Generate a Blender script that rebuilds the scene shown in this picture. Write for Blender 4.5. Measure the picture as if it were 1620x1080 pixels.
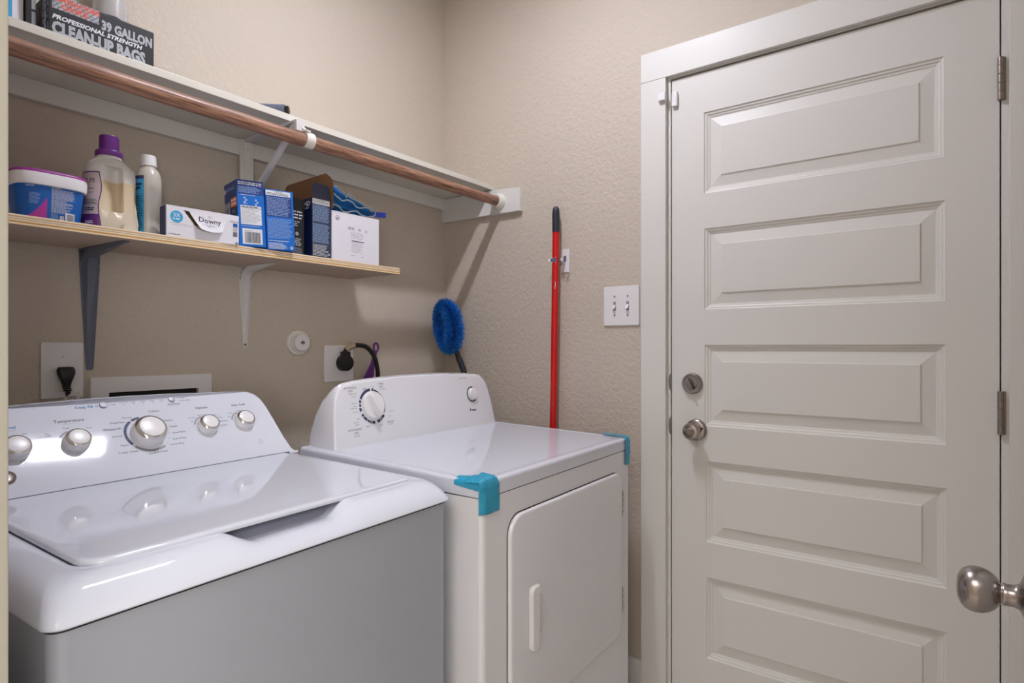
import bpy, bmesh, math, random
from mathutils import Vector, Matrix, noise
# ---------------------------------------------------------------- camera, world, lights, exposure
for _o in list(bpy.data.objects):
    bpy.data.objects.remove(_o, do_unlink=True)
SC = bpy.context.scene
COL = SC.collection
PI = math.pi
cam_d = bpy.data.cameras.new('camera')
cam = bpy.data.objects.new('camera', cam_d)
COL.objects.link(cam)
cam.location = (0, 0, 1.2)
cam.rotation_euler = (PI/2, 0, math.atan2(698, 942)-PI/2)
cam_d.sensor_width = 36
cam_d.lens = 942/1620*36
cam_d.shift_y = 8.75/1620
cam_d.clip_start = 0.01
SC.camera = cam
vs = SC.view_settings
vs.view_transform = 'Standard'
vs.look = 'None'
vs.gamma = 1
vs.use_curve_mapping = False
vs.exposure = 0.26
W = bpy.data.worlds.new('world')
SC.world = W
W.use_nodes = True
W.node_tree.nodes['Background'].inputs[0].default_value = (0.8, 0.85, 1, 1)
W.node_tree.nodes['Background'].inputs[1].default_value = 0.02
ROOM_LAMP = 243.0          # radiance of the lit diffuser over the laundry room
HALL_FILL = 7.0          # radiance of the unseen fill diffuser added in the next room

# ---------------------------------------------------------------- materials
def s2l(c):
    return tuple(((v/255)/12.92 if v/255 <= 0.04045 else ((v/255+0.055)/1.055)**2.4) for v in c)
def mat(name, rgb, rough=0.5, metal=0.0, spec=0.5, coat=0.0, bump=None, vary=None, trans=0.0, sss=0.0, lin=False):
    m = bpy.data.materials.new(name)
    m.use_nodes = True
    nt = m.node_tree
    b = nt.nodes['Principled BSDF']
    col = rgb if lin else s2l(rgb)
    b.inputs['Base Color'].default_value = (*col, 1)
    b.inputs['Roughness'].default_value = rough
    b.inputs['Metallic'].default_value = metal
    b.inputs['Specular IOR Level'].default_value = spec
    b.inputs['Coat Weight'].default_value = coat
    b.inputs['Coat Roughness'].default_value = 0.025
    b.inputs['Transmission Weight'].default_value = trans
    if sss:
        b.inputs['Subsurface Weight'].default_value = sss
        b.inputs['Subsurface Radius'].default_value = (0.02, 0.015, 0.01)
    tc = nt.nodes.new('ShaderNodeTexCoord')
    if vary:
        sc, amt = vary
        n = nt.nodes.new('ShaderNodeTexNoise')
        n.inputs['Scale'].default_value = sc
        n.inputs['Detail'].default_value = 4
        nt.links.new(tc.outputs['Object'], n.inputs['Vector'])
        mx = nt.nodes.new('ShaderNodeMix')
        mx.data_type = 'RGBA'
        mx.inputs[6].default_value = (*[v*(1-amt) for v in col], 1)
        mx.inputs[7].default_value = (*[min(1, v*(1+amt)) for v in col], 1)
        nt.links.new(n.outputs['Fac'], mx.inputs[0])
        nt.links.new(mx.outputs[2], b.inputs['Base Color'])
    if bump:
        sc, strength, dist = bump
        n2 = nt.nodes.new('ShaderNodeTexNoise')
        n2.inputs['Scale'].default_value = sc
        n2.inputs['Detail'].default_value = 3
        nt.links.new(tc.outputs['Object'], n2.inputs['Vector'])
        bp = nt.nodes.new('ShaderNodeBump')
        bp.inputs['Strength'].default_value = strength
        bp.inputs['Distance'].default_value = dist
        nt.links.new(n2.outputs['Fac'], bp.inputs['Height'])
        nt.links.new(bp.outputs['Normal'], b.inputs['Normal'])
    return m
def emit(name, rgb, strength):
    m = bpy.data.materials.new(name)
    m.use_nodes = True
    b = m.node_tree.nodes['Principled BSDF']
    b.inputs['Base Color'].default_value = (0.9, 0.9, 0.9, 1)
    b.inputs['Emission Color'].default_value = (*rgb, 1)
    b.inputs['Emission Strength'].default_value = strength
    return m
def zbands(name, stops, lo, hi, rough=0.6, axis='Z', const=True, grain=0.0):
    """colour that depends on a local height: plies of plywood, liquid in a bottle"""
    m = bpy.data.materials.new(name)
    m.use_nodes = True
    nt = m.node_tree
    b = nt.nodes['Principled BSDF']
    b.inputs['Roughness'].default_value = rough
    tc = nt.nodes.new('ShaderNodeTexCoord')
    sp = nt.nodes.new('ShaderNodeSeparateXYZ')
    nt.links.new(tc.outputs['Object'], sp.inputs[0])
    mr = nt.nodes.new('ShaderNodeMapRange')
    mr.inputs['From Min'].default_value = lo
    mr.inputs['From Max'].default_value = hi
    nt.links.new(sp.outputs[axis], mr.inputs['Value'])
    src = mr.outputs[0]
    if grain:
        n = nt.nodes.new('ShaderNodeTexNoise')
        n.inputs['Scale'].default_value = 30
        nt.links.new(tc.outputs['Object'], n.inputs['Vector'])
        ad = nt.nodes.new('ShaderNodeMath')
        ad.operation = 'MULTIPLY_ADD'
        nt.links.new(n.outputs['Fac'], ad.inputs[0])
        ad.inputs[1].default_value = grain
        nt.links.new(src, ad.inputs[2])
        src = ad.outputs[0]
    cr = nt.nodes.new('ShaderNodeValToRGB')
    cr.color_ramp.interpolation = 'CONSTANT' if const else 'LINEAR'
    el = cr.color_ramp.elements
    while len(el) > 1:
        el.remove(el[-1])
    el[0].position = stops[0][0]
    el[0].color = (*s2l(stops[0][1]), 1)
    for p, c in stops[1:]:
        e = el.new(p)
        e.color = (*s2l(c), 1)
    nt.links.new(src, cr.inputs[0])
    nt.links.new(cr.outputs[0], b.inputs['Base Color'])
    return m

M = {}
# rolled wall paint over orange-peel / knockdown texture
def wall_material():
    m = mat('wall_paint', (203, 191, 177), 0.62, spec=0.35)
    nt = m.node_tree
    b = nt.nodes['Principled BSDF']
    tc = [n for n in nt.nodes if n.type == 'TEX_COORD'][0]
    n1 = nt.nodes.new('ShaderNodeTexNoise')
    n1.inputs['Scale'].default_value = 62
    n1.inputs['Detail'].default_value = 5
    n1.inputs['Roughness'].default_value = 0.62
    n1.inputs['Distortion'].default_value = 0.6
    n2 = nt.nodes.new('ShaderNodeTexNoise')
    n2.inputs['Scale'].default_value = 17
    n2.inputs['Detail'].default_value = 2
    nt.links.new(tc.outputs['Object'], n1.inputs['Vector'])
    nt.links.new(tc.outputs['Object'], n2.inputs['Vector'])
    ramp = nt.nodes.new('ShaderNodeValToRGB')
    ramp.color_ramp.elements[0].position = 0.36
    ramp.color_ramp.elements[1].position = 0.66
    nt.links.new(n1.outputs['Fac'], ramp.inputs[0])
    ad = nt.nodes.new('ShaderNodeMath')
    ad.operation = 'MULTIPLY_ADD'
    nt.links.new(n2.outputs['Fac'], ad.inputs[0])
    ad.inputs[1].default_value = 0.7
    nt.links.new(ramp.outputs[0], ad.inputs[2])
    bp = nt.nodes.new('ShaderNodeBump')
    bp.inputs['Strength'].default_value = 0.65
    bp.inputs['Distance'].default_value = 0.0024
    nt.links.new(ad.outputs[0], bp.inputs['Height'])
    nt.links.new(bp.outputs['Normal'], b.inputs['Normal'])
    return m
M['wall'] = wall_material()
M['ceil'] = mat('ceiling_paint', (240, 239, 238), 0.8, bump=(60, 0.4, 0.001))
M['trim'] = mat('trim_paint', (220, 218, 214), 0.40, spec=0.35, bump=(140, 0.05, 0.0006))
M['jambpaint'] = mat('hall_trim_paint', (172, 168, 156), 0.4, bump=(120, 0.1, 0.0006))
M['shelfpaint'] = mat('shelf_paint', (218, 214, 204), 0.38, bump=(120, 0.08, 0.0006))
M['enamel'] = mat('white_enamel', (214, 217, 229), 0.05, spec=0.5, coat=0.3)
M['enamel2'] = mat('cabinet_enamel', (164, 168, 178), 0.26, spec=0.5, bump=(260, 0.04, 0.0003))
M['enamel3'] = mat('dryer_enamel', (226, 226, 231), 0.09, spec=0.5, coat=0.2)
M['plastic'] = mat('white_plastic', (232, 230, 232), 0.3)
M['plastic2'] = mat('warm_white_plastic', (226, 222, 214), 0.35)
M['chrome'] = mat('chrome', (225, 222, 220), 0.07, metal=1)
M['nickel'] = mat('satin_nickel', (158, 150, 146), 0.27, metal=1, bump=(400, 0.05, 0.0002))
M['steel'] = mat('hinge_steel', (150, 140, 132), 0.4, metal=1)
M['black'] = mat('black_plastic', (16, 16, 18), 0.4)
M['rubber'] = mat('black_rubber', (24, 24, 26), 0.55)
M['ink'] = mat('dark_ink', (45, 45, 58), 0.5)
M['inkgrey'] = mat('grey_ink', (150, 150, 158), 0.5)
M['inkblue'] = mat('blue_ink', (20, 110, 175), 0.5)
M['inknavy'] = mat('navy_ink', (48, 58, 96), 0.5)
M['inkwhite'] = mat('white_ink', (222, 224, 230), 0.5)
M['inksoft'] = mat('pale_ink', (150, 178, 220), 0.5)
M['inkred'] = mat('orange_red_ink', (225, 84, 48), 0.5)
M['inkorange'] = mat('orange_ink', (225, 112, 40), 0.5)
M['inksilver'] = mat('silver_ink', (176, 178, 186), 0.4)
M['inkyellow'] = mat('yellow_ink', (214, 214, 120), 0.5)
M['inkmagenta'] = mat('magenta_ink', (176, 52, 150), 0.45)
M['sky'] = mat('sky_blue_ink', (60, 165, 218), 0.4)
M['dark'] = mat('dark_void', (30, 26, 24), 0.8)
M['slate'] = mat('slate_steel', (98, 104, 122), 0.42, spec=0.5)
M['whitesteel'] = mat('white_painted_steel', (214, 212, 212), 0.38)
M['brass'] = mat('screw_metal', (150, 140, 118), 0.35, metal=0.9)
M['red'] = mat('red_enamel', (206, 14, 14), 0.28, spec=0.55)
M['grip'] = mat('charcoal_grip', (40, 44, 56), 0.42)
M['tape'] = mat('blue_tape', (38, 150, 186), 0.42, bump=(55, 0.35, 0.003))
M['purple'] = mat('purple_plastic', (96, 34, 118), 0.32)
M['purple2'] = mat('plum_plastic', (148, 50, 140), 0.35)
M['duster'] = mat('blue_bristle', (30, 132, 232), 0.5)
M['dustercore'] = mat('blue_bristle_core', (10, 60, 130), 0.8)
M['cloth'] = mat('blue_microfibre', (18, 104, 176), 0.9, bump=(300, 0.5, 0.001))
M['clothtrim'] = mat('grey_trim', (168, 184, 198), 0.8)
M['strap'] = mat('royal_blue_band', (16, 62, 186), 0.4)
M['card'] = mat('brown_card', (134, 98, 68), 0.85, vary=(60, 0.08))
M['whitecard'] = mat('white_card', (224, 222, 230), 0.6)
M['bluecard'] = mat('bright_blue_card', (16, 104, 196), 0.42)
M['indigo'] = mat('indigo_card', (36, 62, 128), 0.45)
M['navycard'] = mat('navy_card', (16, 30, 74), 0.38)
M['greycard'] = mat('charcoal_navy_card', (44, 50, 76), 0.42)
M['blackcard'] = mat('black_card', (28, 28, 32), 0.4)
M['tubblue'] = mat('deep_blue_label', (8, 92, 178), 0.3)
M['hosewhite'] = mat('tag_paper', (210, 206, 200), 0.6)
M['beigetag'] = mat('beige_tag', (190, 172, 146), 0.6)
M['floor'] = mat('floor_tile', (205, 198, 188), 0.45, vary=(8, 0.12))
M['grout'] = mat('grout', (110, 100, 90), 0.9)
M['milky'] = mat('milky_plastic', (214, 212, 206), 0.32, sss=0.25)
M['clear'] = mat('clear_plastic', (225, 222, 222), 0.2, trans=0.45)
M['diff'] = emit('lit_diffuser', (0.95, 0.97, 1.08), ROOM_LAMP)
M['fill_pane'] = emit('fill_window_glow', (1.0, 0.97, 0.92), 5.2)  # glow of the window added for fill light
M['hallfill'] = emit('lit_hall_fill_diffuser', (1.0, 0.98, 0.97), HALL_FILL)
M['ply'] = zbands('plywood_edge', [(0, (230, 205, 165)), (0.14, (236, 215, 180)), (0.2, (196, 148, 92)), (0.38, (232, 212, 176)), (0.52, (150, 130, 112)), (0.58, (226, 208, 184)), (0.7, (198, 160, 116)), (0.84, (232, 216, 190))], 0, 0.0205, 0.7, grain=0.06)
M['plyface'] = mat('plywood_face', (198, 178, 160), 0.75, vary=(12, 0.08))
M['jug'] = zbands('translucent_jug', [(0, (216, 206, 190)), (0.25, (214, 198, 170)), (0.585, (204, 182, 148)), (0.60, (212, 208, 204)), (1.0, (214, 210, 208))], 0, 0.18, 0.3, const=False)
M['bottlebody'] = zbands('milky_bottle', [(0, (206, 204, 202)), (0.62, (206, 206, 206)), (0.7, (190, 184, 174)), (1.0, (196, 188, 176))], 0, 0.17, 0.3, const=False)
def wood_material():
    m = mat('stained_oak', (128, 82, 62), 0.42)
    nt = m.node_tree
    b = nt.nodes['Principled BSDF']
    tc = [n for n in nt.nodes if n.type == 'TEX_COORD'][0]
    mp = nt.nodes.new('ShaderNodeMapping')
    mp.inputs['Scale'].default_value = (5, 110, 110)
    n = nt.nodes.new('ShaderNodeTexNoise')
    n.inputs['Scale'].default_value = 2.2
    n.inputs['Detail'].default_value = 6
    n.inputs['Roughness'].default_value = 0.65
    nt.links.new(tc.outputs['Object'], mp.inputs[0])
    nt.links.new(mp.outputs[0], n.inputs['Vector'])
    cr = nt.nodes.new('ShaderNodeValToRGB')
    cr.color_ramp.elements[0].position = 0.36
    cr.color_ramp.elements[0].color = (*s2l((96, 60, 44)), 1)
    cr.color_ramp.elements[1].position = 0.62
    cr.color_ramp.elements[1].color = (*s2l((178, 134, 110)), 1)
    nt.links.new(n.outputs['Fac'], cr.inputs[0])
    nt.links.new(cr.outputs[0], b.inputs['Base Color'])
    return m
M['oak'] = wood_material()
def brick_material(name, c1, c2, mortar, scale):
    m = mat(name, c1, 0.4)
    nt = m.node_tree
    b = nt.nodes['Principled BSDF']
    tc = [n for n in nt.nodes if n.type == 'TEX_COORD'][0]
    mp = nt.nodes.new('ShaderNodeMapping')
    mp.inputs['Rotation'].default_value = (0.9, 0.7, 0.6)
    br = nt.nodes.new('ShaderNodeTexBrick')
    br.inputs['Color1'].default_value = (*s2l(c1), 1)
    br.inputs['Color2'].default_value = (*s2l(c2), 1)
    br.inputs['Mortar'].default_value = (*s2l(mortar), 1)
    br.inputs['Scale'].default_value = scale
    br.inputs['Mortar Size'].default_value = 0.03
    nt.links.new(tc.outputs['Object'], mp.inputs[0])
    nt.links.new(mp.outputs[0], br.inputs['Vector'])
    nt.links.new(br.outputs[0], b.inputs['Base Color'])
    return m
M['tread'] = brick_material('tread_plate_print', (150, 152, 162), (182, 184, 192), (96, 98, 108), 60)
M['treaddark'] = brick_material('dark_tread_print', (196, 204, 226), (160, 170, 196), (30, 32, 42), 24)

# ---------------------------------------------------------------- mesh helpers
def mkobj(name, bm, m, parent=None, smooth=35, loc=(0, 0, 0), rot=None, recalc=True):
    if recalc:
        bmesh.ops.recalc_face_normals(bm, faces=bm.faces)
    me = bpy.data.meshes.new(name)
    bm.to_mesh(me)
    bm.free()
    for mm in (m if isinstance(m, (list, tuple)) else [m]):
        me.materials.append(M[mm] if isinstance(mm, str) else mm)
    if smooth:
        for p in me.polygons:
            p.use_smooth = True
        me.set_sharp_from_angle(angle=math.radians(smooth))
        for p in me.polygons:
            if len(p.vertices) > 6:
                p.use_smooth = False
    o = bpy.data.objects.new(name, me)
    COL.objects.link(o)
    o.location = loc
    if smooth:
        wn_ = o.modifiers.new('weighted', 'WEIGHTED_NORMAL')
        wn_.keep_sharp = True
        wn_.weight = 70
    if rot:
        o.rotation_euler = rot
    if parent:
        o.parent = parent
    return o
def thing(name, label, cat, loc=(0, 0, 0), rotz=0, group=None):
    o = bpy.data.objects.new(name, None)
    o.empty_display_size = 0.05
    COL.objects.link(o)
    o.location = loc
    o.rotation_euler = (0, 0, rotz)
    o['label'] = label
    o['category'] = cat
    if group:
        o['group'] = group
    return o
def tag(o, label, cat, group=None):
    o['label'] = label
    o['category'] = cat
    if group:
        o['group'] = group
    return o
def struct(o, label=None, cat='structure'):
    o['kind'] = 'structure'
    if label:
        o['label'] = label
        o['category'] = cat
    return o
def box(bm, x0, x1, y0, y1, z0, z1, bev=0.0, seg=2, edges=None):
    vs_ = [bm.verts.new(p) for p in ((x0, y0, z0), (x1, y0, z0), (x1, y1, z0), (x0, y1, z0), (x0, y0, z1), (x1, y0, z1), (x1, y1, z1), (x0, y1, z1))]
    fs = [bm.faces.new([vs_[i] for i in f]) for f in ((3, 2, 1, 0), (4, 5, 6, 7), (0, 1, 5, 4), (1, 2, 6, 5), (2, 3, 7, 6), (3, 0, 4, 7))]
    if bev:
        es = set(e for f in fs for e in f.edges)
        if edges:
            es = [e for e in es if edges((e.verts[0].co+e.verts[1].co)/2, (e.verts[1].co-e.verts[0].co))]
        bmesh.ops.bevel(bm, geom=list(es), offset=bev, segments=seg, profile=0.5, affect='EDGES')
    return bm
def bxo(name, m, parent, x0, x1, y0, y1, z0, z1, bev=0.0, seg=2, **k):
    return mkobj(name, box(bmesh.new(), x0, x1, y0, y1, z0, z1, bev, seg), m, parent, **k)
def loft(bm, rings, cap0=True, cap1=True, closed=True):
    rr = [[bm.verts.new(p) for p in r] for r in rings]
    n = len(rr[0])
    for a, b in zip(rr[:-1], rr[1:]):
        for i in range(n if closed else n-1):
            j = (i+1) % n
            bm.faces.new((a[i], a[j], b[j], b[i]))
    if cap0:
        bm.faces.new(list(reversed(rr[0])))
    if cap1:
        bm.faces.new(rr[-1])
    return bm
def rrect(x0, x1, y0, y1, r, k=6):
    """rounded rectangle in plan, counter-clockwise; r may be four radii (x0y0, x1y0, x1y1, x0y1)"""
    if not isinstance(r, (list, tuple)):
        r = [r]*4
    out = []
    for (cx, cy, a0, rr) in ((x0+r[0], y0+r[0], PI, r[0]), (x1-r[1], y0+r[1], -PI/2, r[1]), (x1-r[2], y1-r[2], 0, r[2]), (x0+r[3], y1-r[3], PI/2, r[3])):
        for i in range(k+1):
            a = a0+PI/2*i/k
            out.append((cx+rr*math.cos(a), cy+rr*math.sin(a)))
    return out
def prism(bm, poly, axis, a, b, bev=0.0, seg=2):
    """polygon (u,v) extruded from a to b along axis; x: (y,z)  y: (x,z)  z: (x,y)"""
    def P(u, v, w):
        return {'x': (w, u, v), 'y': (u, w, v), 'z': (u, v, w)}[axis]
    v0 = [bm.verts.new(P(u, v, a)) for u, v in poly]
    v1 = [bm.verts.new(P(u, v, b)) for u, v in poly]
    n = len(poly)
    f0 = bm.faces.new(v0)
    f1 = bm.faces.new(list(reversed(v1)))
    for i in range(n):
        bm.faces.new((v0[i], v1[i], v1[(i+1) % n], v0[(i+1) % n]))
    if bev:
        bmesh.ops.recalc_face_normals(bm, faces=bm.faces)
        bmesh.ops.bevel(bm, geom=list(set(f0.edges) | set(f1.edges)), offset=bev, segments=seg, profile=0.5, affect='EDGES')
    return bm
def lathe(bm, prof, n=32, mtx=None):
    """profile (r, h) revolved round local z"""
    rings = []
    for r, h in prof:
        ring = []
        for i in range(n):
            a = 2*PI*i/n
            p = Vector((r*math.cos(a), r*math.sin(a), h))
            ring.append(mtx @ p if mtx else p)
        rings.append(ring)
    return loft(bm, rings)
def smooth_path(pts, k=8):
    P = [Vector(p) for p in pts]
    P = [P[0]*2-P[1]]+P+[P[-1]*2-P[-2]]
    out = []
    for i in range(1, len(P)-2):
        for j in range(k):
            t = j/k
            a, b, c, d = P[i-1:i+3]
            out.append(0.5*((2*b)+(c-a)*t+(2*a-5*b+4*c-d)*t*t+(3*b-a-3*c+d)*t**3))
    out.append(P[-2])
    return out
def tube(bm, pts, r, n=10, flat=None):
    pts = [Vector(p) for p in pts]
    up = Vector((0.13, 0.21, 0.97))
    rings = []
    for i, p in enumerate(pts):
        t = (pts[min(i+1, len(pts)-1)]-pts[max(i-1, 0)]).normalized()
        s = t.cross(up)
        if s.length < 1e-3:
            s = t.cross(Vector((1, 0, 0)))
        s.normalize()
        q = s.cross(t).normalized()
        rr = r[i] if isinstance(r, (list, tuple)) else r
        rings.append([p+(s*math.cos(2*PI*j/n)+q*math.sin(2*PI*j/n)*(flat or 1))*rr for j in range(n)])
    return loft(bm, rings)
def frame(origin, X, Y):
    X = Vector(X).normalized()
    Y = Vector(Y).normalized()
    Z = X.cross(Y).normalized()
    Y = Z.cross(X)
    m = Matrix((X, Y, Z)).transposed().to_4x4()
    m.translation = Vector(origin)
    return m
def apply_bool(o, cutter):
    md = o.modifiers.new('b', 'BOOLEAN')
    md.object = cutter
    md.operation = 'DIFFERENCE'
    md.solver = 'EXACT'
    bpy.context.view_layer.update()
    dg = bpy.context.evaluated_depsgraph_get()
    me = bpy.data.meshes.new_from_object(o.evaluated_get(dg))
    o.modifiers.clear()
    o.data = me
    bpy.data.objects.remove(cutter, do_unlink=True)
    for p in me.polygons:
        p.use_smooth = len(p.vertices) < 7
    me.set_sharp_from_angle(angle=math.radians(35))

class Print:
    """flat print collected on one surface: text, rules, blocks and arcs become one mesh per ink"""
    def __init__(self, parent, origin, X, Y, name='printing', warp=None):
        self.parent, self.m, self.name, self.warp = parent, frame(origin, X, Y), name, warp
        self.bms = {}
        self.lift = 0.0002
        self.rnd = random.Random(7)
    def bm(self, ink):
        if ink not in self.bms:
            self.bms[ink] = bmesh.new()
        return self.bms[ink]
    def P(self, x, y):
        if self.warp:
            return self.warp(x, y, self.lift)
        return self.m @ Vector((x, y, self.lift))
    def up(self, d=0.00018):
        self.lift += d
        return self
    def text(self, s, x, y, size, ink='ink', align='LEFT', bold=0.0, sx=1.0, shear=0.0, rot=0.0):
        cu = bpy.data.curves.new('t', 'FONT')
        cu.body = s
        cu.size = size
        cu.align_x = align
        cu.offset = bold*size
        cu.shear = shear
        cu.resolution_u = 2
        ob = bpy.data.objects.new('t', cu)
        me = bpy.data.meshes.new_from_object(ob)
        b = self.bm(ink)
        c, s_ = math.cos(rot), math.sin(rot)
        vv = []
        for v in me.vertices:
            px, py = v.co.x*sx, v.co.y
            vv.append(b.verts.new(self.P(x+px*c-py*s_, y+px*s_+py*c)))
        for p in me.polygons:
            try:
                b.faces.new([vv[i] for i in p.vertices])
            except ValueError:
                pass
        bpy.data.objects.remove(ob)
        bpy.data.curves.remove(cu)
        bpy.data.meshes.remove(me)
        return self
    def poly(self, pts, ink):
        b = self.bm(ink)
        b.faces.new([b.verts.new(self.P(x, y)) for x, y in pts])
        return self
    def rect(self, x0, y0, x1, y1, ink, n=1):
        for i in range(n):
            a, c = x0+(x1-x0)*i/n, x0+(x1-x0)*(i+1)/n
            self.poly([(a, y0), (c, y0), (c, y1), (a, y1)], ink)
        return self
    def arc(self, cx, cy, r0, r1, a0, a1, ink, n=24):
        for i in range(n):
            a, b_ = math.radians(a0+(a1-a0)*i/n), math.radians(a0+(a1-a0)*(i+1)/n)
            if r0 <= 0:
                self.poly([(cx, cy), (cx+r1*math.cos(a), cy+r1*math.sin(a)), (cx+r1*math.cos(b_), cy+r1*math.sin(b_))], ink)
            else:
                self.poly([(cx+r0*math.cos(a), cy+r0*math.sin(a)), (cx+r1*math.cos(a), cy+r1*math.sin(a)), (cx+r1*math.cos(b_), cy+r1*math.sin(b_)), (cx+r0*math.cos(b_), cy+r0*math.sin(b_))], ink)
        return self
    def fine(self, x0, y0, x1, y1, rows, ink, fill=0.45, ragged=0.25):
        """rows of tiny word-like dashes for print too small to read"""
        h = (y1-y0)/rows
        for r in range(rows):
            y = y1-(r+0.5)*h
            x = x0
            end = x1-(x1-x0)*ragged*self.rnd.random()
            while x < end-h*0.5:
                w = h*self.rnd.uniform(0.8, 3.0)
                self.rect(x, y-h*fill/2, min(x+w, end), y+h*fill/2, ink)
                x += w+h*0.4
        return self
    def barcode(self, x0, y0, x1, y1, ink='ink', n=22):
        x = x0
        st = (x1-x0)/n
        while x < x1-st*0.3:
            w = st*self.rnd.choice((0.3, 0.45, 0.7))
            self.rect(x, y0, x+w, y1, ink)
            x += w+st*self.rnd.choice((0.3, 0.45))
        return self
    def done(self):
        for ink, b in self.bms.items():
            o = mkobj(self.name, b, ink, self.parent, smooth=0, recalc=False)
            if len(o.data.polygons) > 1:
                o['kind'] = 'stuff'
        self.bms = {}
# ================================================================= THE SETTING
XW, YB, ZC = 1.82, 1.695, 2.74
XL = 0.155
def sbox(name, m, boxes, bev=0.0, parent=None):
    b = bmesh.new()
    for a in boxes:
        box(b, *a, bev=bev)
    o = mkobj(name, b, m, parent)
    if parent is None:
        struct(o)
    return o
sbox('wall_back', 'wall', [(XL, 1.94, YB, YB+0.12, 0, ZC)])
sbox('wall_right', 'wall', [(XW, XW+0.12, 0.742, YB, 0, ZC), (XW, XW+0.12, -0.25, -0.112, 0, ZC), (XW, XW+0.12, -0.112, 0.742, 2.07, ZC)])
sbox('wall_left', 'wall', [(0.035, XL, 0.738, YB+0.12, 0, ZC), (0.035, XL, -1.6, -0.118, 0, ZC), (0.035, XL, -0.118, 0.738, 2.07, ZC)])
sbox('wall_front', 'wall', [(XL, 1.94, -0.37, -0.25, 0, ZC)])
sbox('ceiling', 'ceil', [(0.035, 1.94, -0.37, YB+0.12, ZC, ZC+0.1)])
sbox('floor', 'floor', [(0.035, 1.94, -0.37, YB+0.12, -0.1, 0)])
# the next room, where the camera stands
sbox('wall_hall_left', 'wall', [(-2.5, -2.4, -1.6, 2.2, 0, ZC)])
sbox('wall_hall_front', 'wall', [(-2.5, 0.155, -1.7, -1.6, 0, ZC)])
sbox('wall_hall_back', 'wall', [(-2.5, 0.035, 2.2, 2.3, 0, ZC)])
sbox('wall_hall_right', 'wall', [(0.035, 0.155, YB+0.12, 2.3, 0, ZC)])
sbox('ceiling_hall', 'ceil', [(-2.5, 0.035, -1.7, 2.3, ZC, ZC+0.1)])
sbox('floor_hall', 'floor', [(-2.5, 0.035, -1.7, 2.3, -0.1, 0)])
# baseboards
def baseboard(name, horiz, a, b, wall, sgn):
    prof = [(0, 0), (0.014, 0), (0.014, 0.145), (0.010, 0.155), (0.010, 0.165), (0.004, 0.175), (0, 0.175)]
    bm = bmesh.new()
    if horiz == 'y':      # runs along y on a wall x = wall
        prism(bm, [(wall+sgn*u, z) for u, z in prof], 'y', a, b)
    else:
        prism(bm, [(wall+sgn*u, z) for u, z in prof], 'x', a, b)
    o = mkobj(name, bm, 'trim')
    struct(o)
baseboard('baseboard_right', 'y', 0.815, YB-0.014, XW, -1)
baseboard('baseboard_back', 'x', XL+0.015, XW, YB, -1)
baseboard('baseboard_left', 'y', 0.80, YB-0.014, XL, 1)

# ---- exterior door in the right wall: casing, jamb, slab with five raised panels, hinges
o = mkobj('trim_1', box(bmesh.new(), 1.802, XW, 0.731, 0.815, 0, 2.0535, 0.002), 'trim'); struct(o)
o = mkobj('trim_2', box(bmesh.new(), 1.802, XW, -0.189, -0.105, 0, 2.0535, 0.002), 'trim'); struct(o)
o = mkobj('trim_3', box(bmesh.new(), 1.802, XW, -0.189, 0.815, 2.054, 2.146, 0.002), 'trim'); struct(o)
b = bmesh.new()
box(b, XW+0.0005, XW+0.118, 0.7215, 0.7415, 0, 2.05)
box(b, XW+0.0005, XW+0.118, -0.1115, -0.0915, 0, 2.05)
box(b, XW+0.0005, XW+0.118, -0.1115, 0.7415, 2.05, 2.069)
box(b, XW+0.047, XW+0.075, 0.709, 0.7215, 0, 2.05)
box(b, XW+0.047, XW+0.075, -0.0915, -0.079, 0, 2.05)
o = mkobj('trim_4', b, 'trim'); struct(o)
XF = XW+0.0015                       # face of the closed door
DY0, DY1, DZ0, DZ1 = -0.0882, 0.7175, 0.012, 2.0445
PY = [(0.0190, 0.6155), (0.0165, 0.6145), (0.0155, 0.6130), (0.0130, 0.6095), (0.0118, 0.6075)]
PZ = [(1.6715, 1.9205), (1.3145, 1.5635), (0.9575, 1.2065), (0.6025, 0.8505), (0.2470, 0.4950)]
door = bpy.data.objects.new('door_1', None)
COL.objects.link(door)
door['kind'] = 'structure'
door['label'] = 'closed off-white five-panel door between the light switches and the open door knob'
door['category'] = 'door'
bm = bmesh.new()
# front skin with five openings, sides and back
ys = [DY0]+[DY1]
def quad(bm, pts):
    bm.faces.new([bm.verts.new(p) for p in pts])
zs = [DZ1]
for (a, c) in PZ:
    zs += [c, a]
zs.append(DZ0)
for i in range(0, len(zs), 2):       # rails
    quad(bm, [(XF, DY1, zs[i]), (XF, DY0, zs[i]), (XF, DY0, zs[i+1]), (XF, DY1, zs[i+1])])
for (a, c), (y0, y1) in zip(PZ, PY): # stiles beside each panel
    quad(bm, [(XF, DY1, c), (XF, y1, c), (XF, y1, a), (XF, DY1, a)])
    quad(bm, [(XF, y0, c), (XF, DY0, c), (XF, DY0, a), (XF, y0, a)])
for pts in ([(XF, DY0, DZ0), (XF, DY1, DZ0), (XF+.044, DY1, DZ0), (XF+.044, DY0, DZ0)], [(XF, DY0, DZ1), (XF, DY1, DZ1), (XF+.044, DY1, DZ1), (XF+.044, DY0, DZ1)], [(XF, DY1, DZ0), (XF, DY1, DZ1), (XF+.044, DY1, DZ1), (XF+.044, DY1, DZ0)], [(XF, DY0, DZ0), (XF, DY0, DZ1), (XF+.044, DY0, DZ1), (XF+.044, DY0, DZ0)], [(XF+.044, DY0, DZ0), (XF+.044, DY1, DZ0), (XF+.044, DY1, DZ1), (XF+.044, DY0, DZ1)]):
    quad(bm, pts)
mkobj('slab', bm, 'trim', door, smooth=0)
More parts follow.
